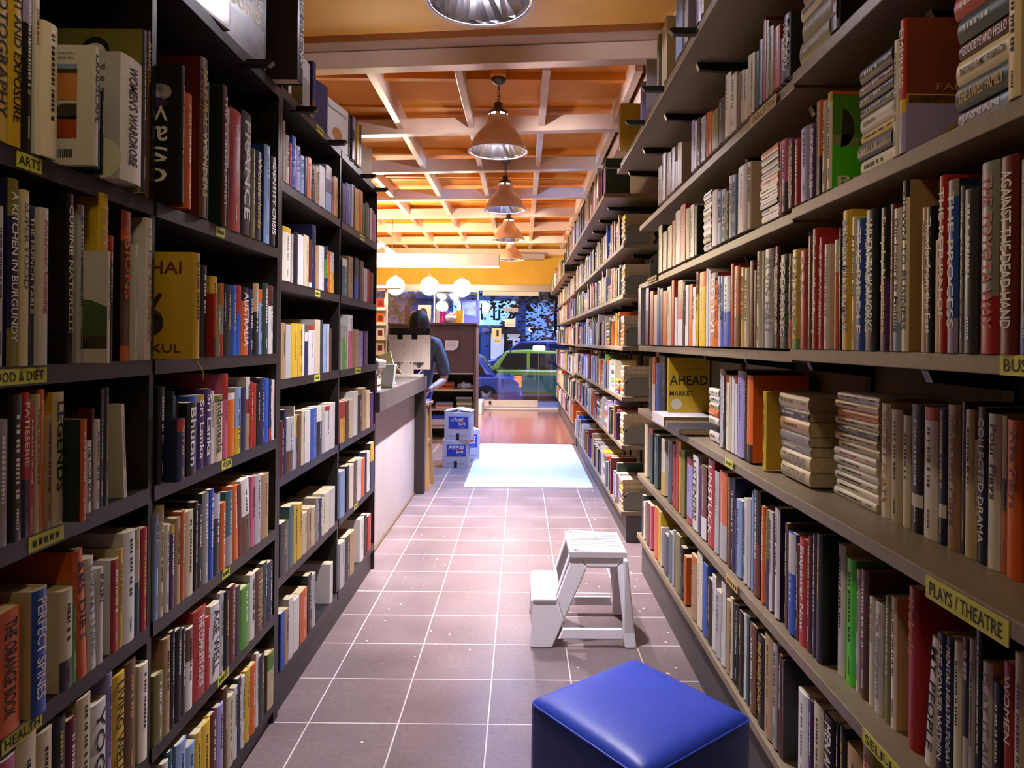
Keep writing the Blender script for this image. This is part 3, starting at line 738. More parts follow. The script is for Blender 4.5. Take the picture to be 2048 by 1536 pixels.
# books of the top boards, some turned face-out, some leaning
def free_book(shelf, side, z, y, t, H, D, code, sd, X, ti='', hard=True, lean=0, turn=0.0):
    BOOKS.append(dict(shelf=shelf, side=side, z=z, y=y, t=t, H=H, D=D, code=code, sd=sd, X=X, lean=lean, ti=ti, hard=hard, stack=None, group=None, seed=int(y * 1000), turn=turn))
TA = 'top board of the near black bookcase'; TB = 'top board of the far black bookcase'; TR = 'top board of the tan wall shelving'
free_book(TA, -1, SA(0), 1.885, .028, .33, .25, 's', 's', XL + .0, turn=82)
free_book(TA, -1, SA(0), 2.165, .026, .34, .26, 'h', 'h', XL + .005, turn=80)
free_book(TA, -1, SA(0), 2.21, .02, .30, .2, 'w', 't', XL + .03)
free_book(TA, -1, SA(0), 2.26, .055, .36, .22, 'k', 'k', XL - .085, '!w:PASSAGE TO VIETNAM')
free_book(TB, -1, SB(0), 2.41, .03, .17, .15, 'i', 'y', XL + .0)
free_book(TB, -1, SB(0), 2.56, .085, .175, .15, 's4e', 's', XL - .01)
free_book(TB, -1, SB(0), 2.64, .04, .205, .12, 'n7h', 'n', XL - .015, '!w:DAVE')
free_book(TB, -1, SB(0), 2.90, .03, .205, .18, 'n', 'n', XL + .02, turn=76)
free_book(TB, -1, SB(0), 3.20, .02, .20, .23, 'i', 'w', XL + .005, turn=80)
free_book(TB, -1, SB(0), 3.235, .02, .21, .18, 'k', 'k', XL + .0)
free_book(TB, -1, SB(0), 3.29, .06, .205, .18, 'v3x7u', 'x', XL - .01)
free_book(TB, -1, SB(0), 3.37, .035, .215, .18, 'y', 'y', XL - .01)
free_book(TB, -1, SB(0), 3.42, .04, .21, .18, 'h', 'y', XL - .01)
free_book(TB, -1, SB(0), 3.70, .02, .17, .15, 'w', 'i', XL + .0, turn=62)
free_book(TR, 1, SR(0), 2.04, .03, .28, .20, 'w', 'w', .535)
free_book(TR, 1, SR(0), 2.10, .05, .30, .20, 'v', 'b', .54)
free_book(TR, 1, SR(0), 2.24, .05, .29, .20, 's', 's', .535)
free_book(TR, 1, SR(0), 2.34, .10, .26, .2, 'l', 's', .535)
free_book(TR, 1, SR(0), 2.56, .05, .235, .18, 'c', 'c', .535)
free_book(TR, 1, SR(0), 2.63, .05, .23, .18, 'c', 'c', .54)
free_book(TR, 1, SR(0), 2.70, .03, .235, .18, 'e', 'e', .535)
free_book(TR, 1, SR(0), 2.86, .012, .215, .18, 'w', 's', .52, lean=-7)
free_book(TR, 1, SR(0), 3.10, .03, .20, .18, 'v', 'v', .54)
free_book(TR, 1, SR(0), 3.50, .03, .24, .20, 'y', 'y', .50)
# the run beside the mat and the run by the window: filled row after row
rsf = random.Random(21)
POOL = 'wwwiicccsskknnmmhhttxxrroobblyzadgpuvveee'
def fill(shelf, side, z, ya, yb, Xs, hmax, gaps=.05, pool=POOL, group=None):
    y = ya
    while y < yb - .05:
        r = rsf.random()
        if r < gaps: y += rsf.uniform(.02, .08); continue
        if r < gaps + .05 and yb - y > .3:
            n = rsf.randint(4, 7); L = rsf.uniform(.14, .19)
            stack_of(shelf, side, z, y, L, [rsf.choice(pool) for _ in range(n)], min(hmax * .85, n * rsf.uniform(.022, .034)), Xs + .01, rs=rsf, D=.14); y += L + .012; continue
        t = rsf.choice([rsf.uniform(.012, .022), rsf.uniform(.02, .034), rsf.uniform(.03, .048)]); H = min(rsf.uniform(.175, .235), hmax)
        if rsf.random() < .08: t = .03; H = min(.26, hmax)
        code = rsf.choice(pool)
        if rsf.random() < .3: code = rsf.choice(pool) + rsf.choice('1235678') + code
        BOOKS.append(dict(shelf=shelf, side=side, z=z, y=y + t / 2, t=t - .0006, H=H, D=H * .68, code=code, sd=None, X=Xs + rsf.uniform(-.004, .02), lean=0, ti='', hard=False, stack=None, group=group, seed=rsf.randint(0, 10 ** 6)))
        y += t
F2 = ['top', 'second', 'third', 'fourth', 'fifth', 'sixth', 'lowest']
for k, z in enumerate(ZR2):
    gap = (ZR2[k - 1] - z - RTH - .015) if k else .27
    fill('%s shelf of the tan shelving by the mat' % F2[k], 1, z + .0006, 4.62 if k else 4.45, 8.28, (.53 if k == 0 else XR), gap, gaps=.07 if k < 5 else .12)
    if k: stack_of('%s shelf of the tan shelving by the mat' % F2[k], 1, z + .0006, 4.455, .14, [rsf.choice('yycciwot') for _ in range(7)], min(.2, gap - .02), XR + .015, rs=rsf, D=.19)
for k, z in enumerate(ZR3):
    gap = (ZR3[k - 1] - z - RTH - .015) if k else .25
    fill('%s shelf of the tan shelving by the window' % F2[k], 1, z + .0006, 8.5, 12.45, (.53 if k == 0 else XR), gap, gaps=.04)
# nothing stands inside a pile: books whose place is taken by one are dropped
_st = {}
for q in BOOKS:
    if q['stack']: _st.setdefault(q['shelf'], []).append((q['y'] - .002, q['y'] + q['H'] + .004))
def _clear(q):
    if q['stack'] or q.get('turn'): return True
    return not any(a < q['y'] + q['t'] / 2 and q['y'] - q['t'] / 2 < b_ for a, b_ in _st.get(q['shelf'], ()))
_n0 = len(BOOKS); BOOKS[:] = [q for q in BOOKS if _clear(q)]; print('books', len(BOOKS), 'dropped', _n0 - len(BOOKS))
# ---- colours in words, labels that point at one book
def words_of(code):
    bd = bands(code); bd2 = sorted(bd, key=lambda q: q[0] - q[1])
    a = PAL[bd2[0][2]][0]
    if len(bd2) > 1 and PAL[bd2[1][2]][0] != a: return '%s and %s' % (a, PAL[bd2[1][2]][0])
    return a
for q in BOOKS:
    q['col'] = words_of(q['code'])
    q['dx'] = 1360 * q['X'] / q['y']; k = 1360 / q['y']
    if q['stack']: w = abs(1360 * q['X'] / q['y'] - 1360 * q['X'] / (q['y'] + q['H'])); h = q['t'] * k
    else: w = 1360 * q['X'] / max(q['y'] - q['t'] / 2, .1) - 1360 * q['X'] / (q['y'] + q['t'] / 2); h = q['H'] * k
    q['area'] = w * h * (1 if 60 < q['dx'] < 1040 else (.3 if q['dx'] >= 1040 else .5)) + (3000 if q.get('turn') or (q['sd'] and q['side'] < 0 and q['X'] < XL - .02) else 0)
order = sorted(BOOKS, key=lambda q: -q['area'])
NIND = 300
for i, q in enumerate(order): q['ind'] = i < NIND
byshelf = {}
for q in BOOKS: byshelf.setdefault(q['shelf'], []).append(q)
ORD = ['first', 'second', 'third', 'fourth', 'fifth', 'sixth', 'seventh', 'eighth', 'ninth', 'tenth', 'eleventh', 'twelfth', 'thirteenth', 'fourteenth', 'fifteenth', 'sixteenth', 'seventeenth', 'eighteenth', 'nineteenth', 'twentieth']
used = set()
def label_for(q, sh, rows, stacks):
    S = q['shelf']; c = q['col']; out = []
    ti = q['ti']
    if ti and not ti.startswith('!'):
        out.append('%s book titled %s, %s' % (c, ti.split(':', 1)[1], S))
    if ti.startswith('!'): out.append('%s book with large spine lettering, %s' % (c, S))
    if q['stack']:
        i, n = q['stack']; st = [r for r in rows if r['stack'] and r['skey'] == q['skey']]
        pos = 'bottom' if i == 0 else 'top' if i == n - 1 else ORD[i]
        if i and i < n - 1: pos += ' from the bottom'
        out.append('%s book lying %s of its pile, %s' % (c, pos, S))
        out.append('%s book lying %s of the %s pile, %s' % (c, pos, ORD[q['sidx']], S))
        lo = [r['col'] for r in st if r['stack'][0] == i - 1]; hi = [r['col'] for r in st if r['stack'][0] == i + 1]
        if lo and hi: out.append('%s book lying between a %s and a %s one, %s' % (c, lo[0], hi[0], S))
        out.append('%s book lying %s, %s pile counted from the camera, %s' % (c, pos, ORD[q['sidx']], S))
        return out
    same = [r for r in rows if r['col'] == c and not r['stack']]
    if len(same) == 1: out.append('only upright %s book, %s' % (c, S))
    up = [r for r in rows if not r['stack']]; j = up.index(q)
    tall = max(same, key=lambda r: r['H']) is q; thick = max(same, key=lambda r: r['t']) is q; thin = min(same, key=lambda r: r['t']) is q; short = min(same, key=lambda r: r['H']) is q
    L = up[j - 1]['col'] if j else None; R = up[j + 1]['col'] if j + 1 < len(up) else None
    if L and R:
        cnt = sum(1 for a in range(1, len(up) - 1) if up[a]['col'] == c and {up[a - 1]['col'], up[a + 1]['col']} == {L, R})
        if cnt == 1: out.append('%s book between a %s and a %s one, %s' % (c, L, R, S))
    if tall: out.append('tallest %s book, %s' % (c, S))
    if thick: out.append('thickest %s book, %s' % (c, S))
    if thin: out.append('thinnest %s book, %s' % (c, S))
    if short: out.append('shortest %s book, %s' % (c, S))
    for seq, wd in ((same[::-1], 'street'), (same, 'camera')):
        if seq.index(q) < 20: out.append('%s %s book counted from the %s end, %s' % (ORD[seq.index(q)], c, wd, S))
    for seq, wd in ((up[::-1], 'street'), (up, 'camera')):
        if seq.index(q) < 20: out.append('%s upright book counted from the %s end, %s' % (ORD[seq.index(q)], wd, S))
    return out
for S, rows in byshelf.items():
    rows.sort(key=lambda r: r['y'])
    keys = []
    cur = None
    for q in rows:
        q['skey'] = None
    sts = [q for q in rows if q['stack']]
    sts.sort(key=lambda r: round(r['y'], 1)); last = None; n = -1
    for q in sts:
        if last is None or abs(q['y'] - last) > .07: n += 1
        last = q['y']; q['skey'] = (S, n); q['sidx'] = n
    for q in sorted(rows, key=lambda r: -r['area']):
        if not q['ind']: continue
        for l in label_for(q, S, rows, None):
            for v_ in 'aeiou': l = l.replace(' a %s' % v_, ' an %s' % v_)
            w = l.split()
            if l not in used and len(w) <= 16: q['label'] = l; used.add(l); break
        else:
            l = 'book %s' % S; l = '%s %s book, height about %d cm, %s' % ('slim' if q['t'] < .02 else 'stout', q['col'], round(q['H'] * 100), S); q['label'] = l; used.add(l)
def book_matrix(q):
    s = q['side']
    if q['stack']:
        # lying flat, spine to the aisle
        R = Matrix.Rotation(math.radians(90 if s < 0 else -90), 4, 'Z') @ Matrix.Rotation(math.radians(-90 if s > 0 else 90), 4, 'Y')
        return Matrix.Translation((s * q['X'], q['y'], q['z'] + q['t'] / 2)) @ R
    R = Matrix.Rotation(math.radians(90 if s < 0 else -90) + math.radians(q.get('turn', 0)) * (1 if s < 0 else -1), 4, 'Z')
    M = Matrix.Translation((s * q['X'], q['y'], q['z'])) @ R
    if q['lean']:
        a = math.radians(q['lean']); M = M @ Matrix.Translation((0, 0, abs(math.sin(a)) * q['t'] / 2)) @ Matrix.Rotation(a, 4, 'Y')
    return M
pool_mb = MB(); PLACED = {}
for q in BOOKS:
    M = book_matrix(q); rs = random.Random(q['seed']); t, H, D = q['t'], q['H'], q['D']
    maincol = max(bands(q['code']), key=lambda r: r[1] - r[0])[2]
    ink = INK['k'] if maincol in LIGHTC else (INK['w'] if rs.random() < .75 else INK['y'])
    if rs.random() < .2 and maincol in 'wic': ink = INK[rs.choice('rbe')]
    if not q['ind']:
        add_cover(pool_mb, t, H, D, q['code'], q['sd'], False, M, seg=2); add_pages(pool_mb, t, H, D, False, M)
        if rs.random() < .7: add_strip(pool_mb, t, H, min(.005, t * .16) if t > .012 else .0006, ink, rs, M)
        continue
    grp = 'books lying in piles on the tan shelving' if q['stack'] else 'books standing on the %s' % ('black bookcases' if q['side'] < 0 else 'tan wall shelving')
    e = empty('book', label=q['label'], cat='book', group=grp); e.matrix_world = M
    b = MB(); bulge, main, side = add_cover(b, t, H, D, q['code'], q['sd'], q['hard']); cov = b.build('cover', e)
    b = MB(); add_pages(b, t, H, D, q['hard']); b.build('page_block', e)
    ti = q['ti'].lstrip('!')
    if ti:
        ik, _, tx = ti.partition(':'); m = INK.get(ik, INK['b'])
        wd = H * .80; hh = t * (.60 if t > .016 else .7)
        put_text('spine_lettering', e, tx, m, (-hh / 2, -bulge - .0006, H * .93), (0, 0, -1), (1, 0, 0), wd, hh, 0.012)
    else:
        b = MB(); add_strip(b, t, H, bulge, ink, rs); b.build('spine_lettering', e)
    q['obj'] = e; PLACED[q['label']] = e
tag(pool_mb.build('distant_books'), 'hundreds of smaller books filling the far shelves', 'books', group='books farther down the shelves', kind='stuff')

# ---- printed covers that face down the aisle
def find(shelf, **kw):
    c = [q for q in BOOKS if q['ind'] and q['shelf'] == shelf and all((kw[k] in q[k] if k == 'ti' else q[k] == kw[k]) for k in kw)]
    return c[0] if c else None
PM = {k: mat('print_' + n, h, r, noise=nz) for k, n, h, r, nz in (
    ('sky', 'pale_sky', '7f93c0', .4, None), ('sand', 'desert_sand', 'c98a4c', .4, ('b47438', 20)), ('bush', 'dry_bush', '4a4230', .5, ('2d281c', 40)), ('red', 'red_earth', 'a8481c', .4, ('8a3512', 18)),
    ('hill', 'green_hill', '4c6a3c', .4, ('3c5830', 12)), ('hair', 'dark_hair', '2e241c', .5, None), ('stone', 'mortar_stone', '4e3c36', .5, ('3c2e2a', 20)), ('floral', 'floral_speckle', '3c2a1c', .5, ('7a4a20', 60)),
    ('face', 'portrait_tone', '9aa070', .4, ('75804e', 8)), ('silver', 'glossy_foil', 'c9c6d6', .2, ('4c4a5c', 26)), ('room', 'room_photo', '7a6a60', .35, ('3a3030', 14)), ('spot', 'white_disc', 'dcd6c0', .5, None))}
def side_poly(q, pts, m, k=0, name='cover_print'):
    """pts in (u across from the picture's left edge of the visible cover, v up), both 0..1"""
    s = q['side']; t, H, D = q['t'], q['H'], q['D']; b = MB(); off = t / 2 + .0005 + .0003 * k
    if s < 0: v = [(-off, D * (1 - u), H * vv) for u, vv in pts]
    else: v = [(off, D * u, H * vv) for u, vv in pts]
    b.add(v, [tuple(range(len(v)))], m); return b.build(name, q['obj'])
def side_rect(q, u0, u1, v0, v1, m, k=0): return side_poly(q, [(u0, v0), (u1, v0), (u1, v1), (u0, v1)], m, k)
def side_text(q, txt, m, u0, u1, v0, v1, bold=.01, k=2, flip=False):
    s = q['side']; t, H, D = q['t'], q['H'], q['D']; off = t / 2 + .0006 + .0003 * k
    if s < 0: org, tx = (-off, D * (1 - u0), H * v0), (0, -1, 0)
    else: org, tx = (off, D * u0, H * v0), (0, 1, 0)
    ty = (0, 0, 1)
    if flip: org = (org[0], D * (1 - u1) if s < 0 else D * u1, H * v1); tx = tuple(-a for a in tx); ty = (0, 0, -1)
    return put_text('cover_lettering', q['obj'], txt, m, org, tx, ty, abs(u1 - u0) * D, abs(v1 - v0) * H, bold, maxstretch=2.5)
def ell(cx, cy, rx, ry, n=20, a0=0, a1=360): return [(cx + rx * math.cos(math.radians(a0 + (a1 - a0) * i / n)), cy + ry * math.sin(math.radians(a0 + (a1 - a0) * i / n))) for i in range(n)]
q = find(NA[1], ti='LANDSCAPE')
if q:
    side_rect(q, .50, .82, .78, .84, PM['sky']); side_rect(q, .50, .82, .54, .79, PM['sand']); side_rect(q, .50, .82, .765, .80, PM['bush'], 1)
    side_rect(q, .50, .82, .38, .51, PM['sky']); side_rect(q, .50, .82, .22, .42, PM['red']); side_poly(q, [(.56, .40), (.60, .49), (.68, .51), (.82, .51), (.82, .41), (.7, .40)], PM['bush'], 1)
    for i in range(9): side_rect(q, .60 + i * .02, .61 + i * .02 + (i % 2) * .004, .06, .13, mInk, 1)
    side_text(q, 'for beginners with a', INK['e'], .45, .80, .92, .945); side_text(q, 'passing with the', INK['e'], .45, .78, .88, .905)
q = find(NA[1], ti="WARDROBE")
if q:
    side_poly(q, ell(.80, .16, .22, .16), PM['spot'], 0)
    for i, w in enumerate(['and', 'the', 'Yes', 'work', 'to', 'colour']): side_text(q, w, INK['e'], .66, .84, .86 - i * .09, .91 - i * .09)
q = [r for r in BOOKS if r['ind'] and r['shelf'] == NA[1] and r['code'] == 'x' and r['sd'] == 'z']
if q: side_poly(q[0], ell(.55, .86, .14, .09), mInk); side_poly(q[0], ell(.55, .86, .10, .05), INK['w'], 1)
q = [r for r in BOOKS if r['ind'] and r['shelf'] == NAf[1] and r['code'] == 'k' and r['sd'] == 'k']
if q:
    q = q[0]
    for i, w in enumerate(['C', 'S', 'ar', 'W']): side_text(q, w, INK['w'], .58, .86, .14 + i * .15, .25 + i * .15, flip=True)
    side_poly(q, ell(.76, .80, .14, .06), PM['silver']); side_poly(q, ell(.7, .72, .16, .04), BM['u'], 1)
q = [r for r in BOOKS if r['ind'] and r['shelf'] == NAf[2] and r['code'] == 'y' and r['sd'] == 'y']
if q:
    q = q[0]; side_text(q, 'THAI', INK['m'], .30, .86, .80, .91); side_text(q, 'PISAKUL', INK['m'], .10, .86, .06, .14)
    r_ = MB(); r_.tube([(q['t'] * .1, .003, .002), (q['t'] * .2, -.004, -.012), (q['t'] * .35, -.012, -.03), (q['t'] * .4, -.013, -.05)], .0015, mTagY, 6); r_.build('bookmark_ribbon', q['obj'])
    side_poly(q, ell(.42, .34, .22, .14), PM['stone']); side_poly(q, ell(.42, .38, .15, .06), mInk, 1); side_poly(q, [(.36, .40), (.44, .36), (.62, .60), (.58, .62)], PM['stone'], 2)
q = [r for r in BOOKS if r['ind'] and r['shelf'] == NA[2] and r['code'] == 'i' and r['sd'] == 'w']
if q:
    q = q[0]; side_rect(q, 0, 1, .13, .24, PM['bush']); side_poly(q, [(0, .24), (1, .24), (1, .5), (.8, .56), (.5, .58), (.2, .57), (0, .5)], PM['hill']); side_poly(q, [(0, .24), (.45, .27), (.2, .34), (0, .36)], BM['z'], 1)
q = [r for r in BOOKS if r['ind'] and r['shelf'] == RN[2] and r['sd'] == 'g']
if q:
    q = q[0]; side_poly(q, [(0, 0), (.95, 0), (.92, .16), (.7, .36), (.35, .45), (0, .45)], BM['G'], 0); side_poly(q, ell(.12, .62, .2, .2, a0=-90, a1=90), PM['hair'], 1)
    side_poly(q, [(0, .45), (.35, .43), (.42, .5), (.2, .56), (0, .55)], PM['face'], 1); side_rect(q, 0, 1, .965, 1, BM['o']); side_text(q, 'Billie', INK['w'], .08, .85, .03, .13)
q = find(RN[2], ti='EMPRESS')
if q:
    side_rect(q, 0, 1, 0, .36, BM['v']); side_rect(q, 0, 1, .36, .43, BM['y'], 1); side_rect(q, .02, .75, .365, .42, PM['floral'], 2); side_text(q, 'FAN WU', INK['t'], .30, .92, .46, .51)
    side_rect(q, 0, 1, .43, 1, mat('print_rust_cloud', '8a3c1c', .45, noise=('5a2a1c', 6)), 0)
    side_poly(q, [(.25, .06), (.3, .05), (.55, .24), (.52, .25)], INK['t'], 2); side_poly(q, [(.5, .05), (.54, .04), (.62, .14), (.58, .14)], INK['t'], 2)
q = [r for r in BOOKS if r['ind'] and r['shelf'] == RN[3] and r['code'] == 'l5b']
if q:
    for i, w in enumerate(['V', 'E', 'T', 'F']): side_text(q[0], w, INK['k'] if i < 2 else INK['w'], .1, .45, .76 - i * .21, .92 - i * .21)
q = [r for r in BOOKS if r['ind'] and r['shelf'] == RN[5] and r['code'] == 'r1v9r']
if q: side_text(q[0], 'S', INK['k'], .1, .6, .48, .72, .03)
q = [r for r in BOOKS if r['ind'] and r['shelf'] == RN[5] and r['code'] == 'G']
if q: side_poly(q[0], ell(.05, .30, .05, .03), INK['w'], 1)
q = find(TA, code='h')
if q: q = q; 
for q in BOOKS:
    if q.get('turn') and q['ind']:
        if q['code'] == 's' and q['shelf'] == TA: side_rect(q, .03, .97, .02, .98, PM['silver'])
        if q['code'] == 'h' and q['shelf'] == TA:
            side_rect(q, .02, .98, .02, .98, mat('print_night_black', '1a1210', .3)); side_rect(q, .05, .95, .04, .34, PM['room'], 1); side_text(q, 'changing', INK['w'], .1, .9, .50, .62, .02); side_text(q, 'rooms', INK['y'], .14, .86, .37, .48, .02)
            side_rect(q, .3, .6, .70, .95, BM['o'], 1)
        if q['shelf'] == TB and q['code'] == 'i': side_text(q, 'Decorating', INK['e'], .1, .9, .78, .86); side_poly(q, ell(.5, .3, .22, .16), PM['sand'])
        if q['shelf'] == TB and q['code'] == 'n7h': side_rect(q, .02, .98, .02, .45, PM['room']); side_rect(q, .02, .98, .45, .98, BM['n'])
# face-out yellow book standing in a gap of the plays shelf, on two flat ones
ysh = RN[4]
e = empty('book', (.775, 3.14, ZR[4] + .046), label='yellow face-out book reading AHEAD MARKET on the PLAYS / THEATRE shelf', cat='book', group='books standing on the tan wall shelving')
HH, WW = .25, .19
b = MB(); b.box(-WW / 2, WW / 2, -.012, -.0095, 0, HH, BM['y']); b.box(-WW / 2, WW / 2, .0095, .012, 0, HH, BM['y']); b.box(-WW / 2, -WW / 2 + .0025, -.0095, .0095, 0, HH, BM['y']); b.build('cover', e, bevel=.0008)
b = MB(); b.box(-WW / 2 + .003, WW / 2 - .003, -.0093, .0093, .002, HH - .003, mPage); b.build('page_block', e)
put_text('cover_lettering', e, 'AHEAD', INK['k'], (-WW * .47, -.0126, HH * .50), (1, 0, 0), (0, 0, 1), WW * .92, HH * .18, .01)
put_text('cover_lettering', e, 'MARKET', INK['k'], (-WW * .47, -.0126, HH * .30), (1, 0, 0), (0, 0, 1), WW * .58, HH * .09, .01)
put_text('cover_lettering', e, 'the very smart new book', INK['k'], (-WW * .1, -.0126, HH * .78), (1, 0, 0), (0, 0, 1), WW * .5, HH * .03, 0)
b = MB(); b.add([(x * WW - WW * .3, -.0125, z * WW + HH * .15) for x, z in ell(0, 0, .13, .13)], [tuple(range(20))], PM['spot']); b.build('cover_print', e)
for (nm, x, y, z, w, d, t, cc) in (('grey book lying flat on the board in front of the AHEAD MARKET book', .715, 2.80, ZR[4] + .001, .17, .22, .022, 'x'), ('thick white book lying beneath the yellow AHEAD MARKET book', .73, 3.07, ZR[4] + .001, .22, .25, .044, 'w')):
    e = empty('book', (x, y, z), label=nm + ', tan shelving', cat='book', group='books lying in piles on the tan shelving')
    b = MB(); b.box(-w / 2, w / 2, -d / 2, d / 2, 0, .002, BM[cc]); b.box(-w / 2, w / 2, -d / 2, d / 2, t - .002, t, BM[cc]); b.box(-w / 2, -w / 2 + .002, -d / 2, d / 2, .002, t - .002, BM[cc]); b.build('cover', e, bevel=.0006)
    b = MB(); b.box(-w / 2 + .0022, w / 2 - .003, -d / 2 + .003, d / 2 - .003, .0021, t - .0021, mPage); b.build('page_block', e)
# bookends
def bookend(x, y, z, w, h, label):
    e = empty('bookend', (x, y, z), label=label, cat='bookend', group='grey metal bookends')
    b = MB(); b.prism([(-w / 2, 0.0025), (w / 2, 0.0025), (w / 2, h), (-w / 2 + w * .22, h), (-w / 2, h * .82)], -.002, .002, mMetalG, 'y'); b.build('upright_plate', e, solid=True)
    b = MB(); b.box(-w / 2, w / 2, -.002, .09, 0, .002, mMetalG); b.build('foot_plate', e)
    b = MB(); b.box(-w / 2 + .004, -w / 2 + .016, -.0028, -.0021, h * .70, h * .78, mInk); b.build('rubber_pad', e)
for k in (1, 2, 3, 4, 5, 6):
    bookend(.755, 4.436, ZR2[k] + .001, .15, .125, 'grey metal bookend on the %s tan shelf by the mat' % F2[k])
e = bookend(.80, 3.835, ZR[2] + .001, .15, .17, 'grey metal bookend ending the row above the business books')
# ------------------------------------------------------------------ pendant lamps
mHood = mat('polished_lamp_hood', 'e8cdb4', 0.28, 0.45); mInner = mat('faceted_reflector', 'e2e0e6', 0.16, 1.0)
mGunm = mat('lamp_socket_metal', '6e6a68', 0.35, 0.8); mWire = mat('lamp_wire', '3a3634', 0.6)
WORD = {2.60: 'hood lamp hanging closest to the camera, cut by the top of the photo', 4.66: 'hood lamp in the aisle with warm white light, whole hood seen',
        6.72: 'hood lamp whose reflector glows blue', 8.72: 'hood lamp hanging between the blue-lit one and the last one', 10.8: 'hood lamp hanging last before the street end'}
def facet_reflector():
    b = MB(); seg = 40
    prof = [(.192, 0), (.186, .012), (.150, .085), (.112, .135), (.080, .165), (.066, .185)]
    rs = random.Random(5); v = []
    for j, (r, z) in enumerate(prof):
        for i in range(seg):
            a = 2 * math.pi * i / seg; rr = r * (1 + (rs.uniform(-.02, .02) if j > 0 else 0)); v.append((rr * math.cos(a), rr * math.sin(a), z))
    f = []
    for j in range(len(prof) - 1):
        for i in range(seg):
            k = (i + 1) % seg; f.append((j * seg + i, (j + 1) * seg + i, (j + 1) * seg + k, j * seg + k))
    b.add(v, f, mInner); return b
for (ly, lc, le) in LAMPS:
    lab = WORD.get(ly)
    if lab:
        e = empty('pendant_lamp', (LX, ly, LZ), label='metal ' + lab, cat='lamp', group='row of metal hood lamps over the aisle')
        b = MB(); b.lathe([(.205, .0), (.203, .008), (.160, .095), (.120, .145), (.088, .175), (.076, .205), (.074, .24)], mHood, 48); b.build('lamp_shade', e)
        facet_reflector().build('reflector', e)
        b = MB(); b.lathe([(.208, -.004), (.210, .002), (.205, .006), (.192, .003), (.192, -.003), (.208, -.004)], mat('lamp_rim', 'f0eef4', .2, .6), 48); b.build('rim', e)
        # neck with its light slots
        b = MB()
        for i in range(6):
            a0 = i * math.pi / 3 + .27; a1 = (i + 1) * math.pi / 3 - .27; P = []
            for zz in (.205, .262):
                for s_ in range(5):
                    a = a0 + (a1 - a0) * s_ / 4; P.append((.062 * math.cos(a), .062 * math.sin(a), zz))
            b.add(P, [(k, k + 1, k + 6, k + 5) for k in range(4)], mHood, None, True)
        b.lathe([(.064, .255), (.064, .275), (.045, .285), (.03, .29), (.03, .33), (.022, .335), (.001, .336)], mGunm, 24); b.build('socket', e)
        b = MB(); b.lathe([(.001, .06), (.022, .066), (.034, .085), (.036, .105), (.026, .135), (.018, .16), (.018, .19)], mat('bulb_%d' % int(ly * 10), (1, 1, 1), .4, emit=le * .22, emitcol=lc), 20); b.build('bulb', e)
        # chain and ceiling cup
        b = MB(); z = .336
        while z < .46:
            M = Matrix.Translation((0, 0, z + .012)) @ Matrix.Rotation(0 if int(z * 100) % 2 else math.pi / 2, 4, 'Z')
            pts = [(.008 * math.cos(a), 0, .014 * math.sin(a)) for a in [i * math.pi / 4 for i in range(9)]]; b.tube([M @ Vector(p) for p in pts], .0022, mGunm, 6); z += .021
        b.build('chain', e)
        b = MB(); b.tube([(0.004, 0, .33), (.012, 0, .38), (.006, 0, .43), (0, 0, .46)], .003, mWire, 6); b.build('cord', e)
        b = MB(); b.lathe([(.001, .455), (.02, .458), (.048, .478), (.052, .495), (.001, .497)], mGunm, 24); b.build('ceiling_cup', e)
        b = MB(); b.box(-.05, .05, -.09, .09, .4975, .568, mOrange); b.build('mounting_block', e)
        light('lamp_light', 'POINT', (LX, ly, LZ + .075), le, lc, 0.03)
        light('lamp_beam', 'SPOT', (LX, ly, LZ + .07), DOWN[ly], lc, 0.03, rot=(0, 0, 0), spot_size=math.radians(84), spot_blend=1.0)
        light('lamp_spill', 'POINT', (LX, ly, LZ + .238), le * (.9 if ly < 3 else .4), lc, 0.012)
    else:
        light('lamp_light', 'SPOT', (LX, ly, LZ + .10), le * 2.2, lc, 0.04, rot=(0, 0, 0), spot_size=math.radians(128), spot_blend=.5)
        light('lamp_spill', 'POINT', (LX, ly, LZ + .26), le * .8, lc, 0.05)
# ------------------------------------------------------------------ bulkhead, globe pendants, track spots
mGlobe = mat('lit_globe', (1, .93, .75), .3, emit=9, emitcol=(1.0, .86, .58))
b = MB(); b.box(-2.7, -0.33, 9.95, 10.25, 2.40, 2.575, mWhite); struct('trim_bulkhead', b, bevel=.004)
b = MB(); b.box(-0.33, 0.42, 12.6, 12.8, 2.83, 2.93, mAlu); struct('trim_awning_rail', b, bevel=.003)
b = MB(); b.box(ROOML, ROOMR, 12.72, 12.99, 2.93, 3.03, mBeam); struct('trim_front_beam', b)
for (px, py, lab) in ((790, 574, 'white glowing globe lamp farthest from the hood lamps, above the display rack'), (858, 574, 'white glowing globe lamp above the bowed head of the cashier'), (923, 577, 'white glowing globe lamp closest to the door')):
    Y = 10.0; x = (px - 1042) * Y / 1360; z = HC - (py - 683) * Y / 1360
    e = empty('globe_lamp', (x, Y, z), label=lab, cat='lamp', group='globe lamps at the shop front')
    b = MB(); b.lathe([(.001, -.135)] + [(.135 * math.sin(math.radians(a)), -.135 * math.cos(math.radians(a))) for a in range(15, 166, 15)] + [(.03, .131)], mGlobe, 28); b.build('globe', e)
    b = MB(); b.lathe([(.032, .126), (.034, .144), (.02, .16), (.001, .161)], mGunm, 16); b.tube([(0, 0, .15), (0, 0, 2.40 - z)], .004, mWire, 6); b.build('cord', e)
    light('globe_light', 'POINT', (x, Y + .16, z), 90, (1.0, .80, .50), .12)
e = empty('track_spotlights', (-1.85, 9.5, 2.55), label='ceiling track with small bright spotlights over the cash counter', cat='lamp')
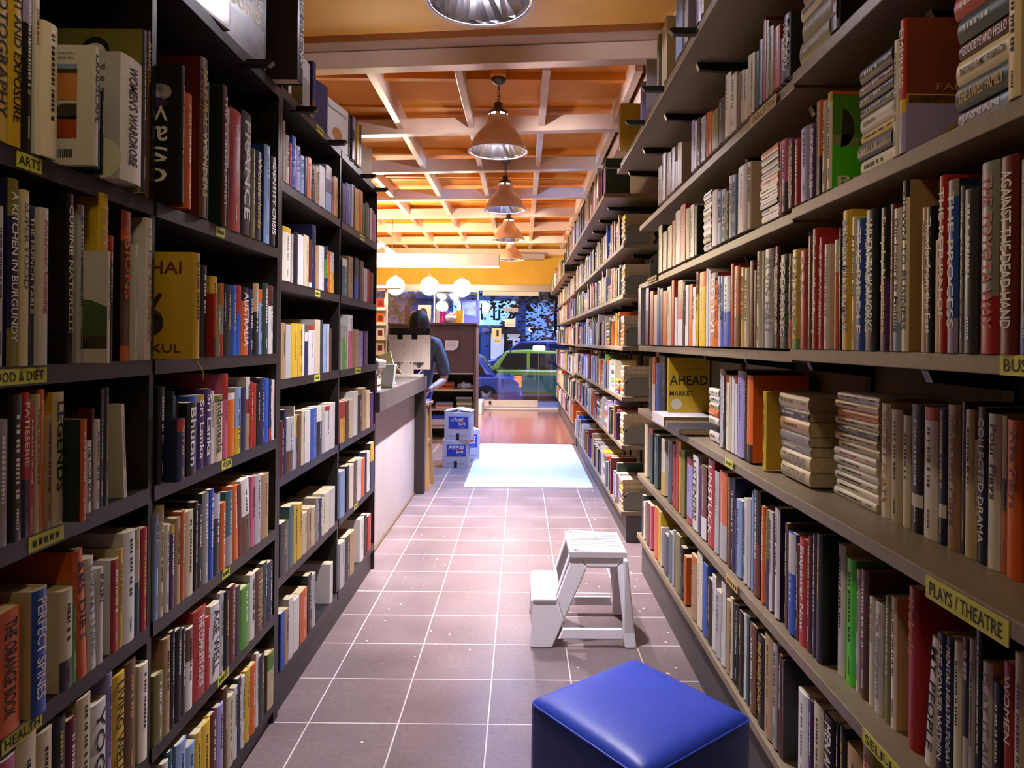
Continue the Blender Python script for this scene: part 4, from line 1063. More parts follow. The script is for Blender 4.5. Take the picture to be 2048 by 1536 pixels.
b = MB(); b.box(-.02, .02, -1.4, .40, .0, .03, mWhite); b.tube([(0, -1.2, .03), (0, -1.2, .62)], .006, mWire); b.tube([(0, .2, .03), (0, .2, .5)], .006, mWire); b.build('track', e)
mSpot = mat('spot_lens', (1, .95, .85), .3, emit=22, emitcol=(1, .88, .68))
for i, yy in enumerate((-1.15, -.75, -.35, 0.05)):
    x = (-.06 if i % 2 else .07); b = MB(); M = Matrix.Translation((x, yy, -.07)) @ Matrix.Rotation(math.radians(40 if i % 2 else -35), 4, 'Y') @ Matrix.Rotation(math.radians(25), 4, 'X')
    b.lathe([(.02, .07), (.035, .06), (.045, -.03), (.048, -.05)], mWhite, 20, M); b.tube([M @ Vector((0, 0, .07)), (x * .3, yy, .0)], .007, mGunm); h = b.build('spotlight', e)
    b = MB(); b.lathe([(.045, -.045), (.03, -.052), (.001, -.056)], mSpot, 20, M); b.build('lens', h)
    light('spot_light', 'POINT', (-1.85 + x * 2.2, 9.5 + yy, 2.40), 45, (1, .84, .60), .05)
# ------------------------------------------------------------------ cash counter
mCTop = mat('counter_edge_grey', '56504f', 0.3, noise=('4c4746', 8)); mCPan = mat('counter_panel', 'b8aeac', 0.42, noise=('b0a6a4', 5)); mCDark = mat('counter_dark', '241e1c', .4)
e = empty('cash_counter', (-1.15, 4.87, 0), label='cash counter with grey top edge, pale panel front and black post', cat='counter'); X, Y = -1.15, 4.87
b = MB(); b.box(-1.50 - X, -.805 - X, 3.895 - Y, 5.85 - Y, .885, 1.0, mCTop); b.build('worktop', e, bevel=.004)
b = MB(); b.box(-.92 - X, -.895 - X, 3.96 - Y, 5.755 - Y, .02, .884, mCPan); b.build('front_panel', e, bevel=.002)
b = MB(); b.box(-.93 - X, -.875 - X, 3.895 - Y, 3.955 - Y, 0, .884, mCTop); b.build('corner_post', e, bevel=.003)
b = MB(); b.box(-.905 - X, -.812 - X, 5.76 - Y, 5.845 - Y, 0, .884, mCDark); b.box(-1.47 - X, -.906 - X, 5.80 - Y, 5.84 - Y, 0, .884, mCDark); b.build('end_post', e, bevel=.003)
b = MB(); b.box(-.935 - X, -.885 - X, 3.96 - Y, 5.755 - Y, 0, .018, mat('skirt_wood', '6d5a45', .5)); b.build('skirting', e)
b = MB(); b.box(-1.49 - X, -1.45 - X, 3.9 - Y, 5.67 - Y, 0, .884, mCDark); b.build('inner_panel', e)
# stool behind the post
mPine = mat('pine_wood', 'b08a58', .5, noise=('9c7848', 12, (1, 1, .1)))
e = empty('bar_stool', (-.95, 6.07, 0), label='tall pine stool beside the black counter post', cat='stool')
b = MB(); b.box(-.155, .155, -.15, .15, .725, .76, mPine); b.build('seat', e, bevel=.01)
for sx in (-1, 1):
    for sy in (-1, 1):
        b = MB(); t = .02
        v = [(sx * .145 + a * t, sy * .14 + c * t, 0) for a, c in ((-1, -1), (1, -1), (1, 1), (-1, 1))] + [(sx * .115 + a * t, sy * .11 + c * t, .725) for a, c in ((-1, -1), (1, -1), (1, 1), (-1, 1))]
        b.add(v, [(3, 2, 1, 0), (4, 5, 6, 7), (0, 1, 5, 4), (1, 2, 6, 5), (2, 3, 7, 6), (3, 0, 4, 7)], mPine); b.build('leg', e, bevel=.003)
for z, k in ((.22, .136), (.40, .128)):
    for a in (-1, 1):
        b = MB()
        if z < .3: b.box(-k + .02, k - .02, a * k - .011, a * k + .011, z - .018, z + .018, mPine)
        else: b.box(a * k - .011, a * k + .011, -k + .02, k - .02, z - .018, z + .018, mPine)
        b.build('rung', e)
mBlueB = mat('blue_paper', '3148b8', .4); mWhP = mat('white_paper', 'e4e2e6', .6)
e = empty('magazine', (-.90, 6.07, .761), rot=(0, 0, .2), label='blue and white magazine lying on the pine stool', cat='magazine')
b = MB(); b.box(-.10, .10, -.13, .13, 0, .012, mWhP); b.build('page_block', e); b = MB(); b.box(-.10, .10, -.13, .13, .0122, .016, mBlueB); b.box(-.08, .08, -.12, -.05, .0161, .0165, mWhP); b.build('cover', e)
# monitor seen from behind
mBeige = mat('monitor_beige', 'b9aea0', .5, noise=('b1a698', 9)); mVent = mat('vent_dark', '2c2622', .6); mScr = mat('screen_black', '14110f', .3)
e = empty('monitor', (-.925, 5.60, 1.0), rot=(0, 0, 0), label='beige monitor seen from behind on the cash counter', cat='monitor'); e.scale = (1.07, 1, 1.03)
b = MB(); b.box(-.105, .115, -.08, .06, 0, .022, mBeige); b.build('base', e, bevel=.004)
b = MB(); b.prism([(-.06, .022), (.045, .022), (.04, .125), (-.05, .125)], -.055, -.02, mBeige, 'y'); b.box(-.042, -.034, -.058, -.055, .108, .118, mVent); b.box(.022, .030, -.058, -.055, .108, .118, mVent); b.build('stand', e, bevel=.003, solid=True)
b = MB(); b.box(-.165, .165, -.02, .03, .06, .275, mBeige)
for a, c in ((-.165, -.088), (-.045, .022), (.067, .165)): b.box(a, c, -.02, .03, .2752, .335, mBeige)
b.box(-.15, .125, -.034, -.0202, .115, .30, mBeige); b.build('rear_housing', e, bevel=.004)
b = MB(); b.box(-.165, .165, .031, .055, .06, .39, mScr); b.box(-.145, .13, -.012, .0305, .34, .39, mScr); b.build('screen', e, bevel=.003)
b = MB()
for x, z in ((-.03, .18), (.04, .18), (-.03, .25), (.04, .25)): b.lathe([(.004, 0), (.003, .002), (.0001, .002)], mVent, 10, Matrix.Translation((x, -.034, z)) @ Matrix.Rotation(math.pi / 2, 4, 'X'))
b.prism([(.075, .115), (.105, .115), (.105, .098), (.09, .088), (.075, .098)], -.032, -.0205, mVent, 'y'); b.build('socket_cover', e)
b = MB(); b.tube([(-.09, -.025, .11), (-.085, -.04, .09), (-.055, -.06, .05), (-.03, -.07, .026)], .0035, mat('cable_white', 'd6cfc0', .5)); b.tube([(.07, -.02, .03), (.085, -.05, .026), (.10, -.02, .05), (.105, .0, .07)], .0035, mat('cable_white', 'd6cfc0', .5)); b.build('cable', e)
e = empty('file_box', (-.885, 5.73, 1.0), label='deep blue box standing behind the monitor', cat='box')
b = MB(); b.box(-.085, .055, -.05, .09, 0, .085, mBlueB); b.build('body', e, bevel=.004); b = MB(); b.box(-.088, .058, -.053, .093, .0855, .10, mat('blue_lid', '1f2f9c', .4)); b.build('lid', e, bevel=.003)
# things at the near end of the counter
rs = random.Random(12)
z = 1.0
for i, c in enumerate(['w', 'e', 'c', 'w', 'e', 'w', 'w']):
    t = rs.uniform(.014, .021); e = empty('book', (-.905 + rs.uniform(-.004, .004), 4.05, z + .0005), rot=(0, 0, rs.uniform(-.05, .05)), label='%s paperback %s in the pile at the end of the counter' % (PAL[c][0], ['lowest', 'second lowest', 'third lowest', 'in the middle', 'third highest', 'second highest', 'topmost'][i]), cat='book', group='paperbacks piled on the counter')
    b = MB(); b.box(-.055, .055, -.09, .09, 0, .0012, BM[c]); b.box(-.055, .055, -.09, .09, t - .0012, t, BM[c]); b.box(.0538, .055, -.09, .09, .0012, t - .0012, BM[c]); b.build('cover', e)
    b = MB(); b.box(-.054, .0537, -.089, .089, .0013, t - .0013, mPage); b.build('page_block', e); z += t + .001
e = empty('note_card', (-.862, 3.955, 1.0), label='pink handwritten card leaning against the pile of paperbacks', cat='card')
b = MB(); b.prism([(-.028, .005), (.030, .0), (.026, .105), (-.024, .11)], -.001, .001, mat('pink_card', 'd98a80', .6), 'y'); b.build('card', e)
b = MB()
for i in range(5): b.box(-.018, .016, -.0014, -.0011, .025 + i * .015, .027 + i * .015, INK['m'])
b.build('handwriting', e)
e = empty('card_terminal', (-.90, 4.08, z + .004), rot=(0, 0, -.15), label='grey desk telephone lying on the counter pile', cat='telephone')
b = MB(); b.prism([(-.085, 0), (.07, 0), (.075, .05), (-.085, .085)], -.07, .07, mat('phone_grey', '8d8b86', .45), 'y'); b.build('body', e, bevel=.008, solid=True)
b = MB(); b.tube([(-.075, -.06, .10), (-.07, -.03, .125), (-.07, .03, .125), (-.075, .06, .10)], [.02, .014, .014, .02], mat('handset_black', '1a171c', .25), 12); b.build('handset', e)
b = MB(); b.box(.02, .04, -.0735, -.0705, .015, .03, mVent); b.build('button', e)
e = empty('tape_dispenser', (-.845, 4.30, 1.0), label='clear plastic holder with leaflets beside the counter pile', cat='holder')
mClr = mat('clear_plastic', 'a3b2b0', .2)
b = MB(); b.prism([(-.04, 0), (.04, 0), (.055, .15), (-.02, .15)], -.03, .03, mClr, 'y'); b.build('holder', e, bevel=.004, solid=True)
b = MB(); b.prism([(-.015, .10), (.05, .12), (.02, .23), (-.06, .20)], -.006, .006, mat('yellow_note', 'd9cf92', .6), 'y'); b.build('leaflet', e, solid=True)
e = empty('receipt', (-.90, 4.62, 1.0), rot=(0, 0, .3), label='crumpled white receipt on the counter top', cat='paper')
b = MB(); b.prism([(-.05, 0), (.05, 0), (.04, .022), (.01, .012), (-.03, .026)], -.04, .04, mWhP, 'y'); b.build('paper', e, bevel=.003, solid=True)
# display rack on the far left
mRack = mat('rack_white', 'd8cfc4', .5)
e = empty('card_rack', (-1.98, 9.2, 0), label='tall pale card rack standing behind the black bookcase', cat='rack')
b = MB(); b.box(-.25, .17, -.02, .02, 0, 1.86, mRack); b.box(-.25, .17, -.15, .15, 0, .05, mRack); b.box(-.27, .36, -.12, .12, 2.0, 2.03, mRack); b.box(-.25, -.22, -.02, .02, 1.86, 2.0, mRack); b.box(.14, .17, -.02, .02, 1.86, 2.0, mRack); b.build('frame', e)
for i in range(5):
    b = MB(); b.box(-.24, .16, -.10, -.02, .9 + i * .2, .91 + i * .2, mRack); b.box(-.24, .16, -.105, -.1, .9 + i * .2, .94 + i * .2, mRack); b.build('pocket', e)
for i in range(5):
    for j in range(3):
        c = ['r', 'w', 't', 'c', 'o', 'w', 'p'][(i * 3 + j) % 7]
        o = MB(); x = -.17 + j * .13; zz = .912 + i * .2; o.prism([(x - .05, zz), (x + .05, zz), (x + .05, zz + .15), (x - .05, zz + .15)], 9.12, 9.125, BM[c], 'y'); oo = o.build('greeting_card'); oo.location.x = -1.98
        # a darker picture on each card
        p = MB(); p.prism([(x - .03, zz + .05), (x + .03, zz + .05), (x + .03, zz + .12), (x - .03, zz + .12)], 9.1185, 9.1195, BM['h' if j % 2 else 'm'], 'y'); p.build('picture', oo)
        tag(oo, '%s greeting card, %s of its row, %s pocket of the pale rack' % (PAL[c][0], ['first', 'second', 'third'][j], ORD[i]), 'card', 'greeting cards in the pale rack')
# ------------------------------------------------------------------ brown cabinet
mBrown = mat('brown_cabinet', '5a443c', .45, noise=('50392f', 10, (1, 1, .15))); mShelfL = mat('cabinet_shelf_edge', 'b8a88c', .5)
e = empty('cabinet', (-1.13, 8.95, 0), label='brown wooden cabinet behind the cashier with open shelves below', cat='cabinet'); X, Y = -1.13, 8.95
for a in (-1.69, -.60):
    b = MB(); b.box(a - X, a + .03 - X, 8.68 - Y, 9.25 - Y, 0, 1.50, mBrown); b.build('side_panel', e, bevel=.003)
b = MB(); b.box(-1.70 - X, -.56 - X, 8.66 - Y, 9.26 - Y, 1.501, 1.53, mBrown); b.build('top_board', e, bevel=.003)
b = MB(); b.box(-1.655 - X, -.605 - X, 8.685 - Y, 8.705 - Y, .905, 1.498, mBrown); b.build('upper_panel', e)
b = MB(); b.box(-1.655 - X, -.605 - X, 9.23 - Y, 9.25 - Y, 0, 1.498, mCDark); b.build('back_panel', e)
for zz in (.895, .68, .43, .20, .03):
    b = MB(); b.box(-1.655 - X, -.605 - X, 8.69 - Y, 9.225 - Y, zz - .022, zz, mShelfL); b.build('shelf', e)
e = empty('notice', (-.88, 8.672, 1.18), label='white sheet with a rounded corner pinned on the brown cabinet', cat='notice')
b = MB(); b.prism([(-.085, 0), (.02, 0), (.06, .02), (.082, .06), (.085, .125), (-.085, .125)], -.001, .001, mWhP, 'y'); b.build('sheet', e, solid=True)
b = MB()
for i in range(4): b.box(-.065, .05, -.0016, -.0011, .035 + i * .02, .038 + i * .02, INK['e'])
b.build('print', e)
def pile(x, y, z, cols, w, d, th, lab, grp):
    rs = random.Random(int(x * 100) + int(z * 100))
    for i, c in enumerate(cols):
        e = empty('book', (x + rs.uniform(-.012, .012), y, z + .0004), rot=(0, 0, rs.uniform(-.06, .06)), label='%s book, %s' % (PAL[c][0], lab % (['lowest', 'second', 'third', 'fourth', 'fifth', 'sixth', 'seventh', 'eighth'][i] + ' from the board')), cat='book', group=grp)
        b = MB(); b.box(-w / 2, w / 2, -d / 2, d / 2, 0, .0015, BM[c]); b.box(-w / 2, w / 2, -d / 2, d / 2, th - .0015, th, BM[c]); b.box(-w / 2, w / 2, -d / 2, -d / 2 + .0015, .0015, th - .0015, BM[c]); b.build('cover', e)
        b = MB(); b.box(-w / 2 + .001, w / 2 - .001, -d / 2 + .0016, d / 2 - .002, .0016, th - .0016, mPage); b.build('page_block', e); z += th + .0006
pile(-.97, 8.84, .681, 'ohoh', .21, .2, .022, '%s in the brown pile, upper cabinet shelf', 'books lying in the brown cabinet')
pile(-.99, 8.84, .431, 'wol', .22, .2, .024, '%s of the short pile, middle cabinet shelf', 'books lying in the brown cabinet')
pile(-.72, 8.84, .431, 'yzczhe', .2, .2, .024, '%s of the tall pile, middle cabinet shelf', 'books lying in the brown cabinet')
e = empty('plastic_bag', (-.72, 8.86, .681), label='crumpled white plastic bag lying in the brown cabinet', cat='bag')
bm = bmesh.new(); bmesh.ops.create_icosphere(bm, subdivisions=3, radius=1); rs = random.Random(2)
from mathutils import noise as mnoise
for v in bm.verts:
    n = mnoise.noise(v.co * 2.4); v.co = Vector((v.co.x * .10 * (1 + n * .4), v.co.y * .07 * (1 + n * .5), max(v.co.z * .04 * (1 + n), -.03) + .031))
me = bpy.data.meshes.new('bag'); bm.to_mesh(me); bm.free(); me.materials.append(mWhP); o = bpy.data.objects.new('bag_film', me); COL.objects.link(o); o.parent = e
e = empty('towel', (-1.02, 8.86, .201), label='folded blue and white towel in the brown cabinet', cat='towel')
b = MB(); b.box(-.16, .10, -.10, .10, 0, .09, mWhP); b.build('cloth', e, bevel=.02, bseg=3); b = MB(); b.box(-.15, .09, -.09, .09, .0905, .14, mBlueB); b.build('blue_cloth', e, bevel=.015, bseg=3)
# display on the cabinet top
def standee(x, y, w, h, m, lab, lean=8, rot=0, pic=None, nm='book', th=.02):
    e = empty(nm, (x, y, 1.531), rot=(math.radians(-lean), 0, math.radians(rot)), label=lab, cat='book' if nm == 'book' else nm.replace('_', ' '))
    b = MB(); b.box(-w / 2, w / 2, 0, .002, 0, h, m); b.box(-w / 2, w / 2, th - .002, th, 0, h, m); b.box(-w / 2, -w / 2 + .002, .002, th - .002, 0, h, m); b.build('cover', e)
    b = MB(); b.box(-w / 2 + .0021, w / 2 - .003, .0021, th - .0021, .002, h - .003, mPage); b.build('page_block', e)
    if pic:
        b = MB(); b.add([(p * w, -.0006, q_ * h) for p, q_ in pic[1]], [tuple(range(len(pic[1])))], pic[0]); b.build('cover_print', e)
standee(-1.47, 8.80, .085, .23, BM['h'], 'dark brown book upright at the end of the cabinet top', 3, 20, th=.06)
standee(-1.26, 8.80, .17, .235, BM['i'], 'pale book with a dark red portrait behind the cashier', 10, -4, (BM['m'], ell(-.1, .5, .34, .34)))
standee(-1.075, 8.76, .045, .155, BM['i'], 'cream book standing beside the magenta box', 2, 0, th=.05)
standee(-1.015, 8.76, .08, .155, mat('magenta_print', 'b82a8c', .35), 'magenta book on the cabinet top', 4, 0, (mat('pink_highlight', 'e46ab0', .4), [(-.1, .1), (.2, .1), (.1, .5), (-.05, .6)]), th=.03)
standee(-.80, 8.74, .10, .165, BM['y'], 'yellow book standing on the cabinet top', 6, -15, th=.03)
standee(-.66, 8.80, .25, .31, mat('violet_sleeve', '4a3f86', .3, noise=('2c2a5c', 8)), 'large violet picture book wrapped in clear film', 12, 8, (mat('blue_print', '6a86c8', .3, noise=('50509a', 12)), [(-.42, .4), (.3, .3), (.3, .92), (-.42, .92)]))
e = empty('basket', (-.90, 8.86, 1.531), label='white basket of wrapped gifts on the cabinet top', cat='basket')
b = MB(); b.lathe([(.08, 0), (.10, .0), (.125, .07), (.12, .09), (.105, .09), (.095, .01)], mWhP, 28); b.build('bowl', e)
b = MB()
for i in range(7):
    a = i * .9; b.lathe([(.001, 0), (.02, .008), (.027, .022), (.02, .04), (.001, .045)], BM['wpcxw'[i % 5]], 10, Matrix.Translation((.055 * math.cos(a), .05 * math.sin(a), .07 + .02 * (i % 2))))
b.build('gift', e)
# ------------------------------------------------------------------ drink boxes
mCard = mat('white_carton', 'cfcad2', .6, noise=('c3bec8', 7)); mPB = mat('carton_blue', '2a3fa8', .5); mPR = mat('carton_red', 'b83a34', .5); mTape = mat('black_tape', '17151a', .4)
def drink_box(x, y, z, w, d, h, rot, lab, word, flap=False):
    e = empty('cardboard_box', (x, y, z), rot=(0, 0, rot), label=lab, cat='box', group='white drink cartons stacked on the floor')
    b = MB(); b.box(-w / 2, w / 2, -d / 2, d / 2, 0, h, mCard); b.build('carton', e, bevel=.003)
    for (M, ww) in ((Matrix.Identity(4), w), (Matrix.Rotation(math.pi / 2, 4, 'Z'), d)):
        hd = d / 2 if ww == w else w / 2
        if ww == d and flap: continue
        b = MB(); yy = -hd - .0008
        b.quad((-ww * .34, yy, h * .40), (ww * .40, yy, h * .40), (ww * .40, yy, h * .84), (-ww * .34, yy, h * .84), mPB, M); lg = b.build('printed_panel', e)
        cx, cz, r = ww * .16, h * .565, h * .125
        b = MB(); k = yy - .0005
        b.add([(cx + r * math.cos(t), k, cz + r * math.sin(t)) for t in [math.radians(a) for a in range(0, 360, 15)]], [tuple(range(24))], mWhP, M)
        up = [(cx + .94 * r * math.cos(math.radians(a)), k - .0004, cz + .94 * r * math.sin(math.radians(a))) for a in range(15, 166, 10)] + [(cx - r * .5, k - .0004, cz + r * .22), (cx, k - .0004, cz + r * .02), (cx + r * .5, k - .0004, cz + r * .30)]
        dn = [(cx + .94 * r * math.cos(math.radians(a)), k - .0004, cz + .94 * r * math.sin(math.radians(a))) for a in range(195, 346, 10)] + [(cx + r * .5, k - .0004, cz - r * .05), (cx, k - .0004, cz - r * .32), (cx - r * .5, k - .0004, cz - r * .18)]
        b.add(up, [tuple(range(len(up)))], mPR, M); b.add(dn, [tuple(range(len(dn)))], mPB, M); b.build('emblem', lg)
        if ww == w: put_text('lettering', lg, word, INK['w'], (-ww * .28, yy - .001, h * .66), (1, 0, 0), (0, 0, 1), ww * .62, h * .13, .03, .25)
        b = MB(); yy -= .0002
        for i in range(16): b.quad((-ww * .32 + ww * .042 * i, yy, h * .12), (-ww * .30 + ww * .042 * i, yy, h * .12), (-ww * .30 + ww * .042 * i, yy, h * .165), (-ww * .32 + ww * .042 * i, yy, h * .165), INK['e'], M)
        b.build('small_print', e)
    b = MB(); b.box(-w * .06, w * .06, -d / 2 - .0012, -d / 2 - .0002, 0, h * .24, mTape); b.build('tape', e)
    if flap:
        b = MB()
        for s_ in (-1, 1): b.prism([(s_ * .005, .012), (s_ * w * .52, -.012), (s_ * w * .52, -.008), (s_ * .005, .017)], -d / 2, d / 2, mCard, 'y', Matrix.Translation((0, 0, h + .012)))
        b.build('flap', e, solid=True)
    return e
drink_box(-.665, 7.10, 0, .265, .26, .285, .03, 'white drink carton standing on the floor, printed PEPSI', 'PEPSI')
drink_box(-.635, 7.10, .286, .275, .26, .285, -.05, 'white drink carton with open flaps on top of another carton', 'เป๊ปซี่', True)
drink_box(-.615, 7.55, 0, .27, .26, .33, .35, 'white drink carton on the floor behind the two stacked ones', 'PEPSI')
# ------------------------------------------------------------------ blue ottoman
mBlue = mat('blue_vinyl', '2a45b4', .42, noise=('2640aa', 60), bump=.25, spec=.5)
def soft_box(name, hx, hz, r, m, puff, parent, z0=0, seg=14):
    """padded box with crowned top and rounded corners"""
    bm = bmesh.new(); N = seg
    grid = {}
    def P(u, v, w):
        x, y, z = u * hx, v * hx, w * hz
        k = Vector((max(abs(x) - (hx - r), 0) * (1 if x > 0 else -1), max(abs(y) - (hx - r), 0) * (1 if y > 0 else -1), max(abs(z) - (hz - r), 0) * (1 if z > 0 else -1)))
        base = Vector((max(-(hx - r), min(hx - r, x)), max(-(hx - r), min(hx - r, y)), max(-(hz - r), min(hz - r, z))))
        if k.length > 1e-6: p = base + k.normalized() * r
        else: p = Vector((x, y, z))
        if w > .99: p.z += puff * (1 - u ** 4) * (1 - v ** 4)
        if abs(u) > .99: p.x += (1 if u > 0 else -1) * puff * .5 * (1 - v * v) * (1 - w * w)
        if abs(v) > .99: p.y += (1 if v > 0 else -1) * puff * .5 * (1 - u * u) * (1 - w * w)
        return p + Vector((0, 0, hz + z0))
    def face(f):
        vs_ = [[bm.verts.new(P(*f(-1 + 2 * i / N, -1 + 2 * j / N))) for j in range(N + 1)] for i in range(N + 1)]
        for i in range(N):
            for j in range(N): bm.faces.new((vs_[i][j], vs_[i + 1][j], vs_[i + 1][j + 1], vs_[i][j + 1]))
    for f in (lambda a, c: (a, c, 1), lambda a, c: (a, -c, -1), lambda a, c: (a, -1, c), lambda a, c: (-a, 1, c), lambda a, c: (1, a, c), lambda a, c: (-1, -a, c)): face(f)
    bmesh.ops.remove_doubles(bm, verts=bm.verts, dist=.0004); bmesh.ops.recalc_face_normals(bm, faces=bm.faces)
    me = bpy.data.meshes.new(name); bm.to_mesh(me); bm.free(); me.materials.append(m)
    for p in me.polygons: p.use_smooth = True
    o = bpy.data.objects.new(name, me); COL.objects.link(o); o.parent = parent; return o
oc = Vector((.292, 1.645)); ang = math.atan2(1.906 - 1.683, .32 - .032)
e = empty('ottoman', (oc.x, oc.y, 0), rot=(0, 0, ang), label='square blue vinyl ottoman standing on the tiled floor', cat='ottoman')
soft_box('cushion', .190, .205, .022, mBlue, .012, e, .012, 16)
b = MB(); s_ = .1875; r_ = .02; pts = []
for cx, cy, a0 in ((s_ - r_, s_ - r_, 0), (-s_ + r_, s_ - r_, 90), (-s_ + r_, -s_ + r_, 180), (s_ - r_, -s_ + r_, 270)):
    for a in (0, 30, 60, 90): pts.append((cx + r_ * math.cos(math.radians(a0 + a)), cy + r_ * math.sin(math.radians(a0 + a)), .409))
b.tube(pts + [pts[0]], .0028, mBlue, 8); b.build('piping', e)
b = MB()
for sx in (-1, 1):
    for sy in (-1, 1): b.lathe([(.014, 0), (.016, .013)], mCDark, 12, Matrix.Translation((sx * .15, sy * .15, 0)), cap=True)
b.build('glides', e)
# ------------------------------------------------------------------ white step stool
mPl = mat('white_plastic', 'f6f4f8', .32, spec=.5)
e = empty('step_stool', (0, 0, 0), label='white plastic two-step stool standing on the dark tiles', cat='step stool')
e.location = (.275, 3.08, 0); ox, oy = .275, 3.08
def cz_(cx, cy): return (.05 + (cx - 80) * .0007 - ox, (800 - cy) * .000687)
def side(y, yt, th):
    """one side frame in the x-z plane; leans inwards from y at the floor to yt at the top"""
    b = MB()
    polys = [[(80, 800), (215, 800), (285, 640), (240, 505), (100, 505)], [(240, 505), (285, 640), (428, 322), (345, 205), (325, 285)], [(345, 205), (428, 322), (614, 322), (668, 225)],
             [(614, 322), (668, 225), (728, 800), (660, 800)], [(278, 684), (640, 684), (650, 750), (250, 750)]]
    h = .395
    for p in polys:
        P = [cz_(*q_) for q_ in p]; n = len(P)
        v = [(x, y + (yt - y) * z / h - oy, z) for x, z in P] + [(x, y + (yt - y) * z / h + th - oy, z) for x, z in P]
        f = [tuple(range(n)), tuple(range(2 * n - 1, n - 1, -1))] + [(i, i + n, (i + 1) % n + n, (i + 1) % n) for i in range(n)]
        b.add(v, f, mPl)
    return b.build('side_frame', e, bevel=.006, bseg=3, solid=True)
side(2.885, 2.935, .016); side(3.285, 3.235, -.016)
b = MB(); xa, xb = cz_(318, 0)[0], cz_(672, 0)[0]
b.box(xa, xb, 2.925 - oy, 3.245 - oy, .372, .396, mPl)
for i in range(11): b.box(xa + .012, xb - .012, 2.95 + i * .026 - oy, 2.955 + i * .026 + .006 - oy, .3962, .3985, mPl)
b.build('top_step', e, bevel=.008, bseg=4)
b = MB(); xa, xb = cz_(95, 0)[0], cz_(243, 0)[0]
b.box(xa, xb, 2.905 - oy, 3.265 - oy, .182, .204, mPl); b.build('lower_step', e, bevel=.008, bseg=4)
b = MB(); b.box(cz_(80, 0)[0] + .004, cz_(80, 0)[0] + .016, 2.92 - oy, 3.25 - oy, .09, .19, mPl); b.build('front_apron', e, bevel=.004)
b = MB(); b.prism([(cz_(236, 0)[0], .204), (cz_(248, 0)[0], .204), (cz_(332, 0)[0], .375), (cz_(318, 0)[0], .375)], 2.935 - oy, 2.975 - oy, mPl, 'y'); b.prism([(cz_(236, 0)[0], .204), (cz_(248, 0)[0], .204), (cz_(332, 0)[0], .375), (cz_(318, 0)[0], .375)], 3.195 - oy, 3.235 - oy, mPl, 'y')
b.prism([(cz_(236, 0)[0], .204), (cz_(248, 0)[0], .204), (cz_(262, 0)[0], .232), (cz_(250, 0)[0], .232)], 2.975 - oy, 3.195 - oy, mPl, 'y'); b.build('riser', e, bevel=.003, solid=True)
b = MB(); xr = cz_(700, 0)[0]
b.prism([(xr - .036, 0), (xr + .018, 0), (xr - .020, .372), (xr - .036, .372)], 2.893 - oy, 2.935 - oy, mPl, 'y'); b.prism([(xr - .036, 0), (xr + .018, 0), (xr - .020, .372), (xr - .036, .372)], 3.235 - oy, 3.277 - oy, mPl, 'y')
b.box(xr - .03, xr - .018, 2.935 - oy, 3.235 - oy, .27, .37, mPl); b.build('rear_leg', e, bevel=.006, bseg=3, solid=True)
# ------------------------------------------------------------------ cashier
mSkin = mat('skin', 'c48e7c', .5); mHair = mat('black_hair', '120d10', .62, noise=('1c1418', 60, (1, 1, .1))); mShirt = mat('slate_shirt', '4a525c', .8, noise=('424a54', 40)); mJean = mat('blue_jeans', '2c3c78', .8)
def skin_body(name, chains, m, parent, sub=2, root=0):
    """chains: lists of (key, (x,y,z), (rx,ry)); shared keys join limbs"""
    idx = {}; vs_ = []; rad = []; ed = []
    for ch in chains:
        prev = None
        for key, co, r in ch:
            if key not in idx: idx[key] = len(vs_); vs_.append(co); rad.append(r)
            if prev is not None: ed.append((prev, idx[key]))
            prev = idx[key]
    me = bpy.data.meshes.new(name); me.from_pydata(vs_, ed, []); o = bpy.data.objects.new(name, me); COL.objects.link(o)
    sk = o.modifiers.new('skin', 'SKIN'); sk.use_smooth_shade = True
    for i, r in enumerate(rad): me.skin_vertices[0].data[i].radius = r if isinstance(r, tuple) else (r, r)
    me.skin_vertices[0].data[root].use_root = True
    ss = o.modifiers.new('sub', 'SUBSURF'); ss.levels = sub; ss.render_levels = sub
    dg = bpy.context.evaluated_depsgraph_get(); dg.update(); me2 = bpy.data.meshes.new_from_object(o.evaluated_get(dg)); me2.name = name
    me2.materials.clear(); me2.materials.append(m)
    for p in me2.polygons: p.use_smooth = True; p.material_index = 0
    bpy.data.objects.remove(o); o = bpy.data.objects.new(name, me2); COL.objects.link(o)
    if parent: o.parent = parent
    return o
P = empty('person', (-.965, 6.50, 0), label='person with black bobbed hair and slate shirt bending over behind the monitor', cat='person')
pel = (-.04, .02, .86)
